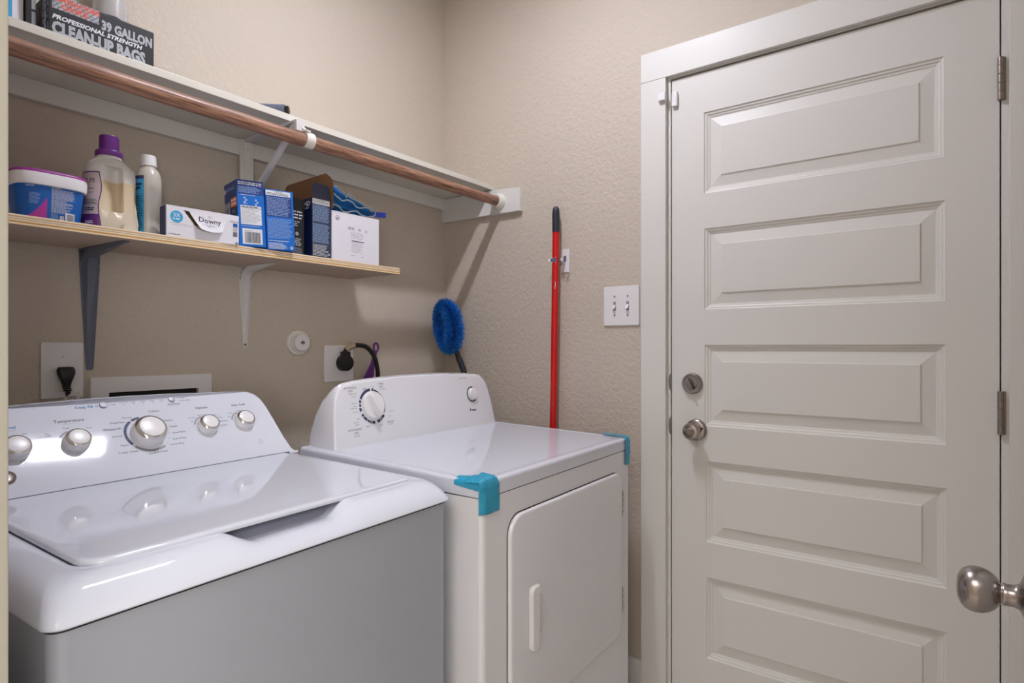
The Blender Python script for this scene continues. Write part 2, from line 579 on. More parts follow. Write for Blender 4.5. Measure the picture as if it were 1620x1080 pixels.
PROF = [(0, 0), (0.0015, 0.0030), (0.0045, 0.0042), (0.0075, 0.0044), (0.0082, 0.0062), (0.0115, 0.0080), (0.0150, 0.0086), (0.0158, 0.0104), (0.0185, 0.0108), (0.0200, 0.0108), (0.0500, 0.0052), (0.0508, 0.0026), (0.0530, 0.0020)]
for (a, c), (y0, y1) in zip(PZ, PY):
    bm = bmesh.new()
    rings = []
    for ins, dep in PROF:
        rings.append([(XF+dep, y0+ins, a+ins), (XF+dep, y0+ins, c-ins), (XF+dep, y1-ins, c-ins), (XF+dep, y1-ins, a+ins)])
    loft(bm, rings, cap0=False)
    o = mkobj('panel', bm, 'trim', door, smooth=0, recalc=False)
# deadbolt thumb-turn
def lathe_x(bm, prof, y, z, x, n=40, flat=None):
    """revolve round an axis pointing into the room (-x)"""
    m = frame((x, y, z), (0, -1, 0), (0, 0, 1))      # X x Y = (-1,0,0)
    return lathe(bm, prof, n, m)
db = mkobj('deadbolt', lathe_x(bmesh.new(), [(0.0, 0.0), (0.0325, 0.0), (0.0325, 0.004), (0.0315, 0.009), (0.028, 0.0125), (0.021, 0.0135), (0.019, 0.0125), (0.0, 0.0125)], 0.6505, 1.0865, XF), 'nickel', door)
bm = bmesh.new()
m = frame((XF-0.0125, 0.6505, 1.0865), (0, -1, 0), (0, 0, 1)) @ Matrix.Rotation(math.radians(28), 4, 'Z')
rings = []
for h, hw, hh in ((0, 0.0065, 0.019), (0.004, 0.0045, 0.018), (0.010, 0.0028, 0.0165), (0.0135, 0.0022, 0.014), (0.0150, 0.0012, 0.011)):
    rings.append([m @ Vector((hw*math.cos(2*PI*i/20), hh*math.sin(2*PI*i/20), h)) for i in range(20)])
loft(bm, rings)
mkobj('thumb_turn', bm, 'nickel', db)
for s in (-1, 1):
    mkobj('screw', lathe(bmesh.new(), [(0.0, 0.0), (0.003, 0), (0.0028, 0.0012), (0, 0.0016)], 12, frame((XF-0.0125, 0.6505-s*0.0125, 1.0865-0.003), (0, -1, 0), (0, 0, 1))), 'steel', db)
# lockset knob
kb = mkobj('door_knob', lathe_x(bmesh.new(), [(0.0, 0.0), (0.0335, 0.0), (0.0335, 0.004), (0.0315, 0.008), (0.026, 0.011), (0.0145, 0.013), (0.0125, 0.018), (0.0125, 0.026), (0.0185, 0.030), (0.0245, 0.036), (0.0262, 0.044), (0.0255, 0.052), (0.0215, 0.0575), (0.0140, 0.0600), (0.0130, 0.0590), (0, 0.0590)], 0.6385, 0.9440, XF, 44), 'nickel', door)
mkobj('lock_cylinder', lathe_x(bmesh.new(), [(0, 0), (0.0108, 0), (0.0108, 0.0025), (0.0095, 0.0035), (0, 0.0035)], 0.6385, 0.9440, XF-0.059, 24), 'steel', kb)
bm = box(bmesh.new(), XF-0.0645, XF-0.0615, 0.6355, 0.6415, 0.9365, 0.9515, 0.0006)
mkobj('privacy_bar', bm, 'nickel', kb)
mkobj('screw', lathe(bmesh.new(), [(0.0, 0.0), (0.0034, 0), (0.003, 0.0014), (0, 0.0018)], 12, frame((XF-0.0105, 0.6385-0.0215, 0.9440+0.006), (0, -1, 0), (0, 0, 1))), 'black', kb)
for z in (1.089, 0.951):             # strike lips showing in the reveal
    bm = bmesh.new()
    pts = [(0.7185+0.0085*math.sqrt(max(0, 1-((i-8)/8.0)**2)), z+(i-8)/8.0*0.029) for i in range(17)]
    prism(bm, [(0.7185, z-0.029)]+pts[1:-1]+[(0.7185, z+0.029)], 'x', XW-0.0018, XW+0.0003)
    mkobj('strike_plate', bm, 'nickel', door)
for zc in (1.833, 1.0445, 0.26):      # hinges with five knuckles
    hb = mkobj('hinge', box(bmesh.new(), XW-0.0012, XW+0.0008, -0.1005, -0.0915, zc-0.051, zc+0.051, 0.0004), 'steel', door)
    for k in range(5):
        mm = Matrix.Translation((XW-0.0048, -0.0900, zc-0.051+k*0.0204))
        mkobj('knuckle', lathe(bmesh.new(), [(0, 0.0004), (0.0058, 0.0004), (0.0062, 0.001), (0.0062, 0.0194), (0.0058, 0.020), (0, 0.020)], 18, mm), 'steel', hb)
# two-piece contact sensor at the top corner of the door
bm = bmesh.new()
box(bm, 1.789, 1.8018, 0.728, 0.752, 1.978, 2.002, 0.002)
t = mkobj('door_sensor', bm, 'plastic')
tag(t, 'small white door contact sensor on the casing at the top corner of the closed door', 'sensor')
bm = bmesh.new()
box(bm, 1.8085, XF-0.0003, 0.6965, 0.7145, 1.958, 2.004, 0.0025)
t = mkobj('sensor_magnet', bm, 'plastic')
tag(t, 'small white sensor magnet on the door face beside the contact sensor', 'sensor')

# ---- the doorway the camera stands in: jamb, casing, open leaf and its knob
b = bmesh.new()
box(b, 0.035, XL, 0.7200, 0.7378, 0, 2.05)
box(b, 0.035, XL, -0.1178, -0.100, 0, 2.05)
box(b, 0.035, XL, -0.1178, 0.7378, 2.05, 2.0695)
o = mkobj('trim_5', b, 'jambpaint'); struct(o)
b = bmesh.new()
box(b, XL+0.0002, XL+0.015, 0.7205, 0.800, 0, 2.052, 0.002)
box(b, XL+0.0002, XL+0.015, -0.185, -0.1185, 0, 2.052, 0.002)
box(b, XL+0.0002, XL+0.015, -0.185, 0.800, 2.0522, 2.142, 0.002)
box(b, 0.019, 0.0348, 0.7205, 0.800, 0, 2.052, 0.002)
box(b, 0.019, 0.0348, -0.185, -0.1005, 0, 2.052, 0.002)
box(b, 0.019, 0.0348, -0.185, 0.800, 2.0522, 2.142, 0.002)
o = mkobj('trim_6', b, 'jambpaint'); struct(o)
d2 = bpy.data.objects.new('door_2', None)
COL.objects.link(d2)
d2['kind'] = 'structure'
d2['label'] = 'open white door at the right edge, only its satin nickel knob in view'
d2['category'] = 'door'
bxo('slab', 'trim', d2, 0.176, 0.984, -0.1105, -0.0755, 0.012, 2.04, 0.0015)
KP = Vector((0.926, -0.0755, 0.9035))
m = frame(KP, (1, 0, 0), (0, 0, -1))     # axis +y
assert (m.to_3x3() @ Vector((0, 0, 1))).y > 0.9
prof = [(0.0, 0.0), (0.0330, 0.0), (0.0330, 0.003), (0.0300, 0.0065), (0.0210, 0.0095), (0.0150, 0.0125), (0.0128, 0.0170), (0.0125, 0.0240), (0.0135, 0.0265), (0.0120, 0.0285), (0.0118, 0.0295), (0.0150, 0.0315), (0.0205, 0.0360), (0.0252, 0.0430), (0.0272, 0.0510), (0.0265, 0.0590), (0.0225, 0.0660), (0.0150, 0.0705), (0.0070, 0.0722), (0, 0.0724)]
prof = prof[:10]+[(max(q.x, 0.0), q.y) for q in smooth_path([(r, h, 0) for r, h in prof[10:]], 5)]
mkobj('door_knob', lathe(bmesh.new(), prof, 64, m), 'nickel', d2, smooth=60)

# ---- room lamp, plus an unseen window and hall light added as fill
wn = bpy.data.objects.new('fill_window_1', None)  # unseen window, added to send fill light through the doorway
COL.objects.link(wn)
wn['kind'] = 'structure'
bxo('fill_window_frame', 'trim', wn, -2.15, -0.45, -1.5998, -1.57, 0.55, 2.25, 0.003)
for i in range(2):
    bxo('fill_pane', 'fill_pane', wn, -2.08+0.80*i, -1.32+0.80*i, -1.5695, -1.562, 0.62, 2.18)
t = thing('ceiling_light', 'white ceiling light with a narrow lit diffuser above the laundry room', 'lamp', (1.03, 0.87, ZC))
bxo('housing', 'plastic', t, -0.18, 0.18, -0.055, 0.055, -0.078, 0.0, 0.004)
bxo('diffuser', 'diff', t, -0.15, 0.15, -0.028, 0.028, -0.0795, -0.0782)
t = thing('hall_fill_light', 'round ceiling fill light added unseen to the adjoining room behind the camera', 'lamp', (-1.05, 0.1, ZC))  # added out of view to lift the camera-side light
mkobj('housing', lathe(bmesh.new(), [(0, 0), (0.20, 0), (0.20, -0.02), (0, -0.02)], 40), 'plastic', t)
bxo('diffuser', 'hallfill', t, -0.5, 0.5, -0.6, 0.6, -0.06, -0.0205, 0.01)
# ================================================================= WASHING MACHINE
def local_thing(name, label, cat, ox, oy, deg, group=None):
    return thing(name, label, cat, (ox, oy, 0), math.radians(deg), group)
wm = local_thing('washing_machine', 'white top-loading washing machine with chrome-ringed dials, nearest the camera on the left', 'washing machine', 0.216, 0.7813, 3.4)
WW = 0.688
bm = bmesh.new()
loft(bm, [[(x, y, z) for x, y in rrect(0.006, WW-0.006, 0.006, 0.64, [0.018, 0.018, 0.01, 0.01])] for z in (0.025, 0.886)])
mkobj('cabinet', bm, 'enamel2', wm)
for fx, fy in ((0.05, 0.05), (WW-0.05, 0.05), (0.05, 0.59), (WW-0.05, 0.59)):
    mkobj('foot', lathe(bmesh.new(), [(0, 0), (0.02, 0), (0.02, 0.012), (0.008, 0.016), (0.008, 0.03), (0, 0.03)], 16, Matrix.Translation((fx, fy, 0))), 'rubber', wm)
def wtop(y):
    return 0.013*min(1, max(0, y)/0.47)
def ring_w(sx, sy, z, r, tilt):
    """dense rounded ring of the cover: many points along the front edge"""
    x0, x1, y0, y1 = sx, WW-sx, sy, 0.64-0.3*sx
    pts = []
    K = 6
    def arc(cx, cy, a0):
        return [(cx+r*math.cos(a0+PI/2*i/K), cy+r*math.sin(a0+PI/2*i/K)) for i in range(K+1)]
    pts += arc(x0+r, y0+r, PI)
    N = 90
    pts += [(x0+r+(x1-x0-2*r)*i/N, y0) for i in range(1, N)]
    pts += arc(x1-r, y0+r, -PI/2)
    pts += [(x1, y0+r+(y1-y0-2*r)*i/12) for i in range(1, 12)]
    pts += arc(x1-r, y1-r, 0)
    pts += arc(x0+r, y1-r, PI/2)
    pts += [(x0, y1-r-(y1-y0-2*r)*i/12) for i in range(1, 12)]
    return [(x, y, z+wtop(y)*tilt) for x, y in pts]
PX0, PX1 = 0.222, 0.462               # finger scoop in front of the lid
def scoop(x, edge=0.055):
    def sm(t):
        t = max(0, min(1, t))
        return t*t*(3-2*t)
    return sm((x-PX0)/edge)*sm((PX1-x)/edge)
rings = []
spec = [(0.000, 0.000, 0.8895, 0.020, 0), (-0.0012, -0.0015, 0.8915, 0.020, 0), (-0.0008, 0.0005, 0.8960, 0.020, 0), (0.0020, 0.0060, 0.9030, 0.021, 0.1), (0.0055, 0.0130, 0.9105, 0.022, 0.3), (0.0100, 0.0210, 0.9175, 0.024, 0.5),
        (0.0160, 0.0300, 0.9235, 0.026, 0.8), (0.0230, 0.0385, 0.9275, 0.028, 1), (0.0320, 0.0470, 0.9300, 0.030, 1), (0.0430, 0.0540, 0.9308, 0.030, 1), (0.0520, 0.0590, 0.9308, 0.030, 1), (0.0560, 0.0630, 0.9265, 0.030, 1), (0.0620, 0.0760, 0.9255, 0.030, 1)]
for k, (sx, sy, z, r, tl) in enumerate(spec):
    rg = ring_w(sx, sy, z, r, tl)
    out = []
    for x, y, zz in rg:
        if y < sy+0.012 and k >= 2:
            s_ = scoop(x)
            w = [0, 0, 0.05, 0.16, 0.34, 0.55, 0.78, 0.98, 1.15, 1.25, 1.3, 1.2, 1.15][k]
            zz -= 0.0175*s_*w
            y -= 0.006*s_*min(1, w)
        out.append((x, y, zz))
    rings.append(out)
bm = bmesh.new()
loft(bm, rings)
mkobj('top_cover', bm, 'enamel', wm, smooth=50)
# dark seam below the cover
bm = bmesh.new()
loft(bm, [[(x, y, z) for x, y in rrect(0.004, WW-0.004, 0.004, 0.64, 0.016)] for z in (0.8858, 0.8898)])
mkobj('seam_gasket', bm, 'black', wm)
# lid
def ring_lid(ins, z, r0=0.034, r1=0.014):
    pts = rrect(0.0575+ins, 0.6330-ins, 0.0560+ins, 0.4650-ins*0.3, [max(r0-ins, 0.002), max(r1-ins, 0.002), 0.006, 0.006], 7)
    dense = []
    for i, p in enumerate(pts):
        q = pts[(i+1) % len(pts)]
        n = 24 if math.hypot(q[0]-p[0], q[1]-p[1]) > 0.2 else 1
        for j in range(n):
            dense.append((p[0]+(q[0]-p[0])*j/n, p[1]+(q[1]-p[1])*j/n))
    return [(x, y, z+wtop(y)) for x, y in dense]
bm = bmesh.new()
loft(bm, [ring_lid(0.004, 0.9275), ring_lid(0.0006, 0.9285), ring_lid(0.0, 0.9320), ring_lid(0.0012, 0.9348), ring_lid(0.0042, 0.9366), ring_lid(0.010, 0.9370), ring_lid(0.030, 0.9366)])
mkobj('lid', bm, 'enamel', wm, smooth=60)
# control console
NV = Vector((0, -0.15, 0.13)).normalized()
def cons(x, h, lift=0.0):
    t = h/0.1985
    return Vector((x, 0.468+0.13*t, 0.945+0.15*t)) + NV*lift
outl = [(0.016, 0.0), (0.026, 0.012), (0.031, 0.045), (0.034, 0.095), (0.038, 0.145), (0.043, 0.168), (0.053, 0.184), (0.070, 0.1935), (0.095, 0.1965), (0.15, 0.1985), (0.25, 0.2025), (0.344, 0.2040)]
outl = outl+[(0.688-x, h) for x, h in reversed(outl[:-1])]
bm = bmesh.new()
def cring(ins, lift, back=None):
    cx, ch = 0.344, 0.09
    r = []
    for x, h in outl:
        xx = x+(ins if x < cx else -ins if x > cx else 0)
        hh = h-ins if h > 0.05 else h
        if back is None:
            r.append(cons(xx, hh, lift))
        else:
            p = cons(xx, hh)
            r.append(Vector((xx, back-0.05*max(0, hh-0.12)/0.08, p.z-0.004*(h > 0.1))))
    return r
loft(bm, [cring(0.0045, 0.0), cring(0.0018, -0.0012), cring(0, -0.0045), cring(-0.0015, 0, 0.640), cring(0.004, 0, 0.652)])
mkobj('console', bm, 'enamel', wm, smooth=40)
bm = bmesh.new()                       # lip where console meets the lid
tube(bm, [(0.022, 0.4630, 0.9458), (0.666, 0.4630, 0.9458)], 0.0036, 10)
mkobj('hinge_strip', bm, 'enamel', wm)
bxo('hinge_shade', 'slate', wm, 0.030, 0.640, 0.4575, 0.4600, 0.9400, 0.9502, 0)  # dark strip standing in for the groove shadow under the lip

def cframe(x, h):
    return frame(cons(x, h), (1, 0, 0), (0, 0.13, 0.15))
def dial(x, h, r, ht, name='dial'):
    m = cframe(x, h)
    k = mkobj(name, lathe(bmesh.new(), [(0, 0), (r, 0), (r*1.0, 0.002), (r*0.985, ht*0.45), (r*0.93, ht*0.72), (r*0.90, ht*0.74), (0, ht*0.74)], 48, m), 'plastic', wm)
    k['label'] = 'white dial with a chrome ring and domed cap'
    mkobj('chrome_ring', lathe(bmesh.new(), [(r*0.70, ht*0.735), (r*0.925, ht*0.735), (r*0.935, ht*0.80), (r*0.86, ht*0.93), (r*0.80, ht*0.97), (r*0.745, ht*0.985), (r*0.70, ht*0.96)], 48, m), 'chrome', k)
    mkobj('cap', lathe(bmesh.new(), [(0, ht*0.9), (r*0.73, ht*0.9), (r*0.735, ht*0.97), (r*0.70, ht*1.0), (r*0.5, ht*1.035), (r*0.25, ht*1.055), (0, ht*1.06)], 48, m), 'plastic', k)
    pm = Print(k, m @ Vector((0, -r*0.96, ht*0.3)), (1, 0, 0), m.to_3x3() @ Vector((0, 0, 1)), name='pointer_mark')
    pm.rect(-0.0012, -ht*0.1, 0.0012, ht*0.25, 'ink').done()
    return k
K = [(0.1360, 0.0985), (0.2290, 0.1000), (0.3560, 0.1010), (0.4830, 0.1030), (0.5715, 0.1050)]
for i, (x, h) in enumerate(K):
    if i == 2:
        dial(x, h, 0.0325, 0.027)
    else:
        dial(x, h, 0.0225, 0.0195)
def button(x, h, r, ht):
    m = cframe(x, h)
    return mkobj('button', lathe(bmesh.new(), [(0, 0), (r, 0), (r, ht*0.5), (r*0.9, ht*0.85), (r*0.55, ht), (0, ht*1.05)], 28, m), 'nickelbright', wm)
M['nickelbright'] = mat('silver_button', (176, 176, 184), 0.5, metal=0.6)
button(0.2955, 0.181, 0.0073, 0.004)
button(0.431, 0.183, 0.0070, 0.004)
m = cframe(0.1135, 0.0447)
mkobj('badge', lathe(bmesh.new(), [(0, 0), (0.0130, 0), (0.0130, 0.002), (0.0115, 0.003), (0.0105, 0.002), (0.0078, 0.0012), (0, 0.0012)], 32, m), 'nickel', wm)
pr_ = Print(wm, cons(0, 0), (1, 0, 0), (0, 0.13, 0.15), name='lettering')
T = pr_.text
T('Water Level', 0.1225, 0.1440, 0.0095, 'inkblue', 'CENTER', 0.012)
pr_.fine(0.105, 0.1390, 0.150, 0.1410, 1, 'inkgrey')
T('Medium', 0.1150, 0.1300, 0.0042, 'ink', 'CENTER')
T('Max', 0.1560, 0.1290, 0.0042, 'ink', 'CENTER')
T('Precise Fill', 0.1700, 0.1180, 0.0046, 'inkgrey')
T('Temperature', 0.2290, 0.1475, 0.0094, 'ink', 'CENTER', 0.01)
pr_.fine(0.216, 0.1425, 0.246, 0.1440, 1, 'inkgrey')
T('Cool', 0.2200, 0.1325, 0.0050, 'ink', 'CENTER')
T('Cold', 0.2530, 0.1285, 0.0046, 'ink', 'LEFT')
T('Tap', 0.1880, 0.1235, 0.0048, 'ink', 'CENTER')
T('Cold', 0.1890, 0.1185, 0.0048, 'ink', 'CENTER')
T('Colors', 0.2600, 0.1095, 0.0044, 'inkgrey')
T('Warm', 0.2620, 0.1020, 0.0044, 'inkgrey')
T('Hot', 0.2600, 0.0935, 0.0044, 'ink')
T('Deep Fill', 0.2460, 0.1770, 0.0086, 'inkblue', 'LEFT', 0.02)
pr_.arc(0.2840, 0.1800, 0.0018, 0.0026, 0, 360, 'inkblue', 16)
pr_.rect(0.3030, 0.1806, 0.3150, 0.1812, 'inkblue')
pr_.arc(0.3160, 0.1809, 0, 0.0014, 0, 360, 'inkblue', 10)
for i, w in enumerate(('Deep Fill', 'Soak', 'Wash', 'Rinse', 'Spin')):
    x = 0.3340+i*0.0188
    pr_.arc(x, 0.1790, 0, 0.0010, 0, 360, 'ink', 8)
    T(w, x, 0.1830, 0.0044, 'ink' if i else 'inkgrey', 'CENTER')
T('Start/Pause', 0.4320, 0.1692, 0.0058, 'ink', 'CENTER', 0.01)
pr_.fine(0.4150, 0.1660, 0.4480, 0.1675, 1, 'inkgrey')
for dy, w in ((0.1860, 'Pause'), (0.1790, 'Lid Locked')):
    pr_.arc(0.4470, dy, 0, 0.0010, 0, 360, 'ink', 8)
    T(w, 0.4500, dy-0.0015, 0.0046, 'ink')
T('Colors', 0.3850, 0.1535, 0.0078, 'ink', 'CENTER', 0.01)
T('Whites', 0.2900, 0.1180, 0.0078, 'ink', 'CENTER', 0.01)
T('Options', 0.4880, 0.1515, 0.0084, 'ink', 'CENTER', 0.01)
T('Auto Soak', 0.5780, 0.1510, 0.0084, 'ink', 'CENTER', 0.01)
cx, ch = K[2]
for ang, w, al in ((112, 'Normal', 'RIGHT'), (134, 'Deep/Clean', 'RIGHT'), (155, 'Light', 'RIGHT'), (178, 'Normal', 'RIGHT'), (206, 'Heavy', 'RIGHT'), (232, 'Towels / Sheets', 'RIGHT'), (262, 'Jeans', 'CENTER'), (284, 'Bulky Items', 'CENTER'), (316, 'Active Wear', 'LEFT'), (335, 'Drain & Spin', 'LEFT'), (354, 'Speed Wash', 'LEFT'), (14, 'Casuals', 'LEFT'), (36, 'Delicates', 'LEFT')):
    a = math.radians(ang)
    rr = 0.0480
    T(w, cx+rr*math.cos(a), ch+rr*math.sin(a)-0.002, 0.0056, 'ink', al, 0.008)
    pr_.arc(cx+0.0415*math.cos(a), ch+0.0415*math.sin(a), 0, 0.0009, 0, 360, 'ink', 8)
pr_.up()
pr_.arc(cx, ch, 0.0385, 0.0440, 126, 212, 'inknavy', 20)
pr_.arc(cx, ch, 0.0385, 0.0440, 96, 121, 'inknavy', 8)
pr_.arc(cx, ch, 0.0385, 0.0440, 220, 305, 'inkgrey', 20)
for kx, kh, words in ((K[3][0], K[3][1], ((150, 'Off', 'RIGHT'), (124, '2nd Rinse', 'RIGHT'), (95, 'Extra Spin', 'CENTER'), (62, '2nd Rinse', 'LEFT'), (38, 'Extra Spin', 'LEFT'), (14, 'Warm Rinse', 'LEFT'), (352, 'Ext Rinse', 'LEFT'))), (K[4][0], K[4][1], ((150, 'Off', 'RIGHT'), (124, '15 Min', 'RIGHT'), (92, '30 Min', 'CENTER')))):
    for ang, w, al in words:
        a = math.radians(ang)
        T(w, kx+0.0310*math.cos(a), kh+0.0300*math.sin(a), 0.0042, 'ink', al)
    pr_.arc(kx, kh, 0.0250, 0.0285, 100, 165, 'inkgrey', 10)
pr_.arc(K[1][0], K[1][1], 0.0250, 0.0285, 105, 150, 'inkgrey', 10)
pr_.arc(0.5890, 0.0431, 0.0048, 0.0055, 0, 360, 'inkgrey', 20)
T('HE', 0.5890, 0.0412, 0.0042, 'inkgrey', 'CENTER')
pr_.done()

# ================================================================= DRYER
dr = local_thing('clothes_dryer', 'white front-loading clothes dryer with one large dial, between the washing machine and the red pole', 'dryer', 0.937, 0.769, 2.0)
DW = 0.737
bm = bmesh.new()
loft(bm, [[(x, y, z) for x, y in rrect(0.0, DW, 0.0135, 0.62, [0.001, 0.001, 0.006, 0.006])] for z in (0.03, 0.889)])
mkobj('cabinet', bm, 'enamel3', dr)
bm = bmesh.new()
loft(bm, [[(x, y, z) for x, y in rrect(-0.0006, DW+0.0006, 0.0, 0.0125, [0.0123, 0.0123, 0.0001, 0.0001], 8)] for z in (0.03, 0.8888)])
fp = mkobj('front_panel', bm, 'enamel3', dr)
for fx, fy in ((0.05, 0.05), (DW-0.05, 0.05), (0.05, 0.57), (DW-0.05, 0.57)):
    mkobj('foot', lathe(bmesh.new(), [(0, 0), (0.02, 0), (0.02, 0.012), (0.008, 0.016), (0.008, 0.035), (0, 0.035)], 16, Matrix.Translation((fx, fy, 0))), 'rubber', dr)
def dtop(y):
    return 0.013*y/0.49
def dring(ins, z, t=1.0, r=0.016):
    return [(x, y, z+dtop(y)*t) for x, y in rrect(-0.002+ins, DW+0.002-ins, -0.0006+ins, 0.604-ins, max(r-ins*0.6, 0.003), 6)]
bm = bmesh.new()
loft(bm, [dring(0.004, 0.8898, 0.6), dring(0.0, 0.8908, 0.6), dring(-0.0006, 0.8935, 0.6), dring(-0.0004, 0.9165), dring(0.0008, 0.9212), dring(0.0032, 0.9240), dring(0.0070, 0.9252), dring(0.016, 0.9254), dring(0.021, 0.9246), dring(0.030, 0.9242)])
mkobj('top', bm, 'enamel', dr, smooth=50)
# console of the dryer
def dc(x, z, lift=0.0):
    nv = Vector((0, -1, 0.182)).normalized()
    return Vector((x, 0.49+0.182*(z-0.938), z))+nv*lift
douts = [(0.022, 0.9355), (0.0265, 0.975), (0.032, 1.02), (0.040, 1.058), (0.047, 1.078), (0.057, 1.092), (0.072, 1.101), (0.10, 1.106), (0.16, 1.1115), (0.26, 1.1155), (0.368, 1.117)]
douts = [(x+0.003, z) for x, z in douts]
douts = douts+[(0.745-x, z) for x, z in reversed(douts[:-1])]
def dyb(z):
    return 0.600-0.066*((z-0.936)/0.17)**2
bm = bmesh.new()
rings = []
for ins, lift, back in ((0.006, 0, 0), (0.0022, -0.0012, 0), (0.0, -0.005, 0), (-0.001, 0, 0.4), (0.0, 0, 0.75), (0.004, 0, 1.0)):
    r = []
    for x, z in douts:
        xx = x+(ins if x < 0.3 else -ins if x > 0.44 else 0)
        zz = z-ins if z > 1.07 else z
        f = dc(xx, zz, lift)
        if back:
            f = Vector((xx, f.y*(1-back)+dyb(z)*back, zz+0.0015*math.sin(back*PI)))
        r.append(f)
    rings.append(r)
loft(bm, rings)
mkobj('console', bm, 'enamel3', dr, smooth=45)
DN = frame(dc(0, 0.938), (1, 0, 0), (0, 0.182, 1))
def dfr(x, z):
    return frame(dc(x, z), (1, 0, 0), (0, 0.182, 1))
kx, kz = 0.169, 1.040
m = dfr(kx, kz)
k = mkobj('dial', lathe(bmesh.new(), [(0, 0), (0.0385, 0), (0.0385, 0.004), (0.0365, 0.008), (0.0355, 0.009), (0, 0.009)], 48, m), 'plastic', dr)
k['label'] = 'round white dial with a slanting grip'
mg = m @ Matrix.Rotation(math.radians(28), 4, 'Z')
bm = bmesh.new()
rings = []
for h, hw, hl in ((0.008, 0.0150, 0.0355), (0.012, 0.0115, 0.035), (0.018, 0.0085, 0.0335), (0.0215, 0.0070, 0.031), (0.0228, 0.0045, 0.028)):
    rings.append([mg @ Vector((hw*math.copysign(abs(math.cos(2*PI*i/28))**0.8, math.cos(2*PI*i/28)), hl*math.sin(2*PI*i/28), h)) for i in range(28)])
loft(bm, rings)
mkobj('grip', bm, 'plastic', k)
m = dfr(0.607, 1.0435)
k = mkobj('button', lathe(bmesh.new(), [(0, 0), (0.0185, 0), (0.0185, 0.006), (0.017, 0.011), (0.012, 0.0125), (0, 0.013)], 36, m), 'plastic', dr)
dp = Print(dr, dc(0, 0.938), (1, 0, 0), (0, 0.182, 1), name='lettering')
Z0 = 0.938
for a0, a1, ink, w in ((94, 152, 'inknavy', 1), (156, 166, 'inknavy', 1), (169, 180, 'inknavy', .8), (183, 195, 'inknavy', 1), (206, 214, 'ink', 1), (217, 236, 'inknavy', .9), (239, 247, 'ink', .9), (250, 256, 'ink', 1), (259, 272, 'ink', 1), (282, 297, 'inknavy', 1), (300, 306, 'ink', 1), (309, 322, 'ink', 1), (330, 412, 'ink', .45), (414, 436, 'ink', .55), (438, 447, 'ink', .9)):
    dp.arc(kx, kz-Z0, 0.0415, 0.0415+0.0075*w, a0, a1, ink, max(3, int((a1-a0)/6)))
dp.arc(0.607, 1.0435-Z0, 0.0215, 0.0262, 70, 310, 'ink', 30)
dt = dp.text
dt('AUTOMATIC', 0.098, 1.0905-Z0, 0.0078, 'ink', 'CENTER', 0, 0.95)
dt('DRY', 0.098, 1.0820-Z0, 0.0078, 'ink', 'CENTER')
dt('NORMAL HEAT', 0.104, 1.0755-Z0, 0.0042, 'ink', 'CENTER')
dt('TIMED', 0.208, 1.0965-Z0, 0.0075, 'ink', 'CENTER')
dt('DRY', 0.208, 1.0885-Z0, 0.0075, 'ink', 'CENTER')
dt('HIGH HEAT', 0.211, 1.0825-Z0, 0.0042, 'ink', 'CENTER')
dt('AUTOMATIC', 0.098, 0.9790-Z0, 0.0080, 'ink', 'CENTER')
dt('DRY', 0.102, 0.9700-Z0, 0.0080, 'ink', 'CENTER')
dt('LOW HEAT', 0.102, 0.9635-Z0, 0.0042, 'ink', 'CENTER')
dt('AIR DRY', 0.228, 0.9880-Z0, 0.0072, 'ink', 'CENTER')
dt('NO HEAT', 0.228, 0.9825-Z0, 0.0040, 'ink', 'CENTER')
dt('OFF', 0.176, 1.0905-Z0, 0.0040, 'ink', 'CENTER')
dt('OFF', 0.117, 1.0075-Z0, 0.0046, 'ink', 'RIGHT')
dt('OFF', 0.192, 0.9840-Z0, 0.0044, 'ink', 'CENTER')
dt('LESS DRY', 0.143, 0.9850-Z0, 0.0036, 'ink', 'CENTER')
dt('WRINKLE', 0.147, 1.0880-Z0, 0.0036, 'ink', 'CENTER')
dt('PREVENT', 0.147, 1.0835-Z0, 0.0036, 'ink', 'CENTER')
for z, w in ((1.0680, 'VERY DRY'), (1.0500, 'MORE DRY'), (1.0420, 'NORMAL'), (1.0370, 'ENERGY PREF'), (1.0270, 'LESS DRY'), (0.9985, 'MORE DRY'), (0.9925, 'NORMAL')):
    dt(w, 0.114, z-Z0, 0.0036, 'ink', 'RIGHT')
dt('TOUCH UP', 0.226, 1.0190-Z0, 0.0038, 'ink', 'LEFT')
dt('OFF', 0.222, 1.0050-Z0, 0.0042, 'ink', 'LEFT')
dt('PUSH TO START', 0.570, 1.0970-Z0, 0.0052, 'ink', 'CENTER')
dt('A', 0.5835, 0.9880-Z0, 0.0150, 'ink', 'LEFT', 0.035, 0.9, 0.25)
dt('mana', 0.5955, 0.9880-Z0, 0.0108, 'ink', 'LEFT', 0.035, 1.0, 0.15)
dp.done()
# loading door, scooped behind its handle
bm = bmesh.new()
def droor(ins, y, r=0.045):
    return [(x, y, z) for x, z in rrect(0.087+ins, 0.666-ins, 0.358+ins, 0.835-ins, max(r-ins, 0.004), 10)]
loft(bm, [droor(0.004, 0.0), droor(0.0008, -0.0008), droor(0.0, -0.004), droor(0.0012, -0.0085), droor(0.004, -0.0105), droor(0.009, -0.0112)])
ld = mkobj('loading_door', bm, 'enamel3', dr)
cb = bmesh.new()
rings = []
for i in range(1, 12):
    a = PI*i/12
    rings.append([(0.193+0.033*math.sin(a)*math.cos(t), -0.0110+0.0100*math.sin(a)*math.sin(t), 0.588-0.048*math.cos(a)) for t in [2*PI*j/24 for j in range(24)]])
loft(cb, rings)
cut = mkobj('cutter', cb, 'enamel3', dr)
apply_bool(ld, cut)
bm = bmesh.new()
prism(bm, [(x, z) for x, z in rrect(0.154, 0.186, 0.517, 0.664, [0.014, 0.014, 0.006, 0.014], 6)], 'y', -0.024, -0.0108, 0.0045, 3)
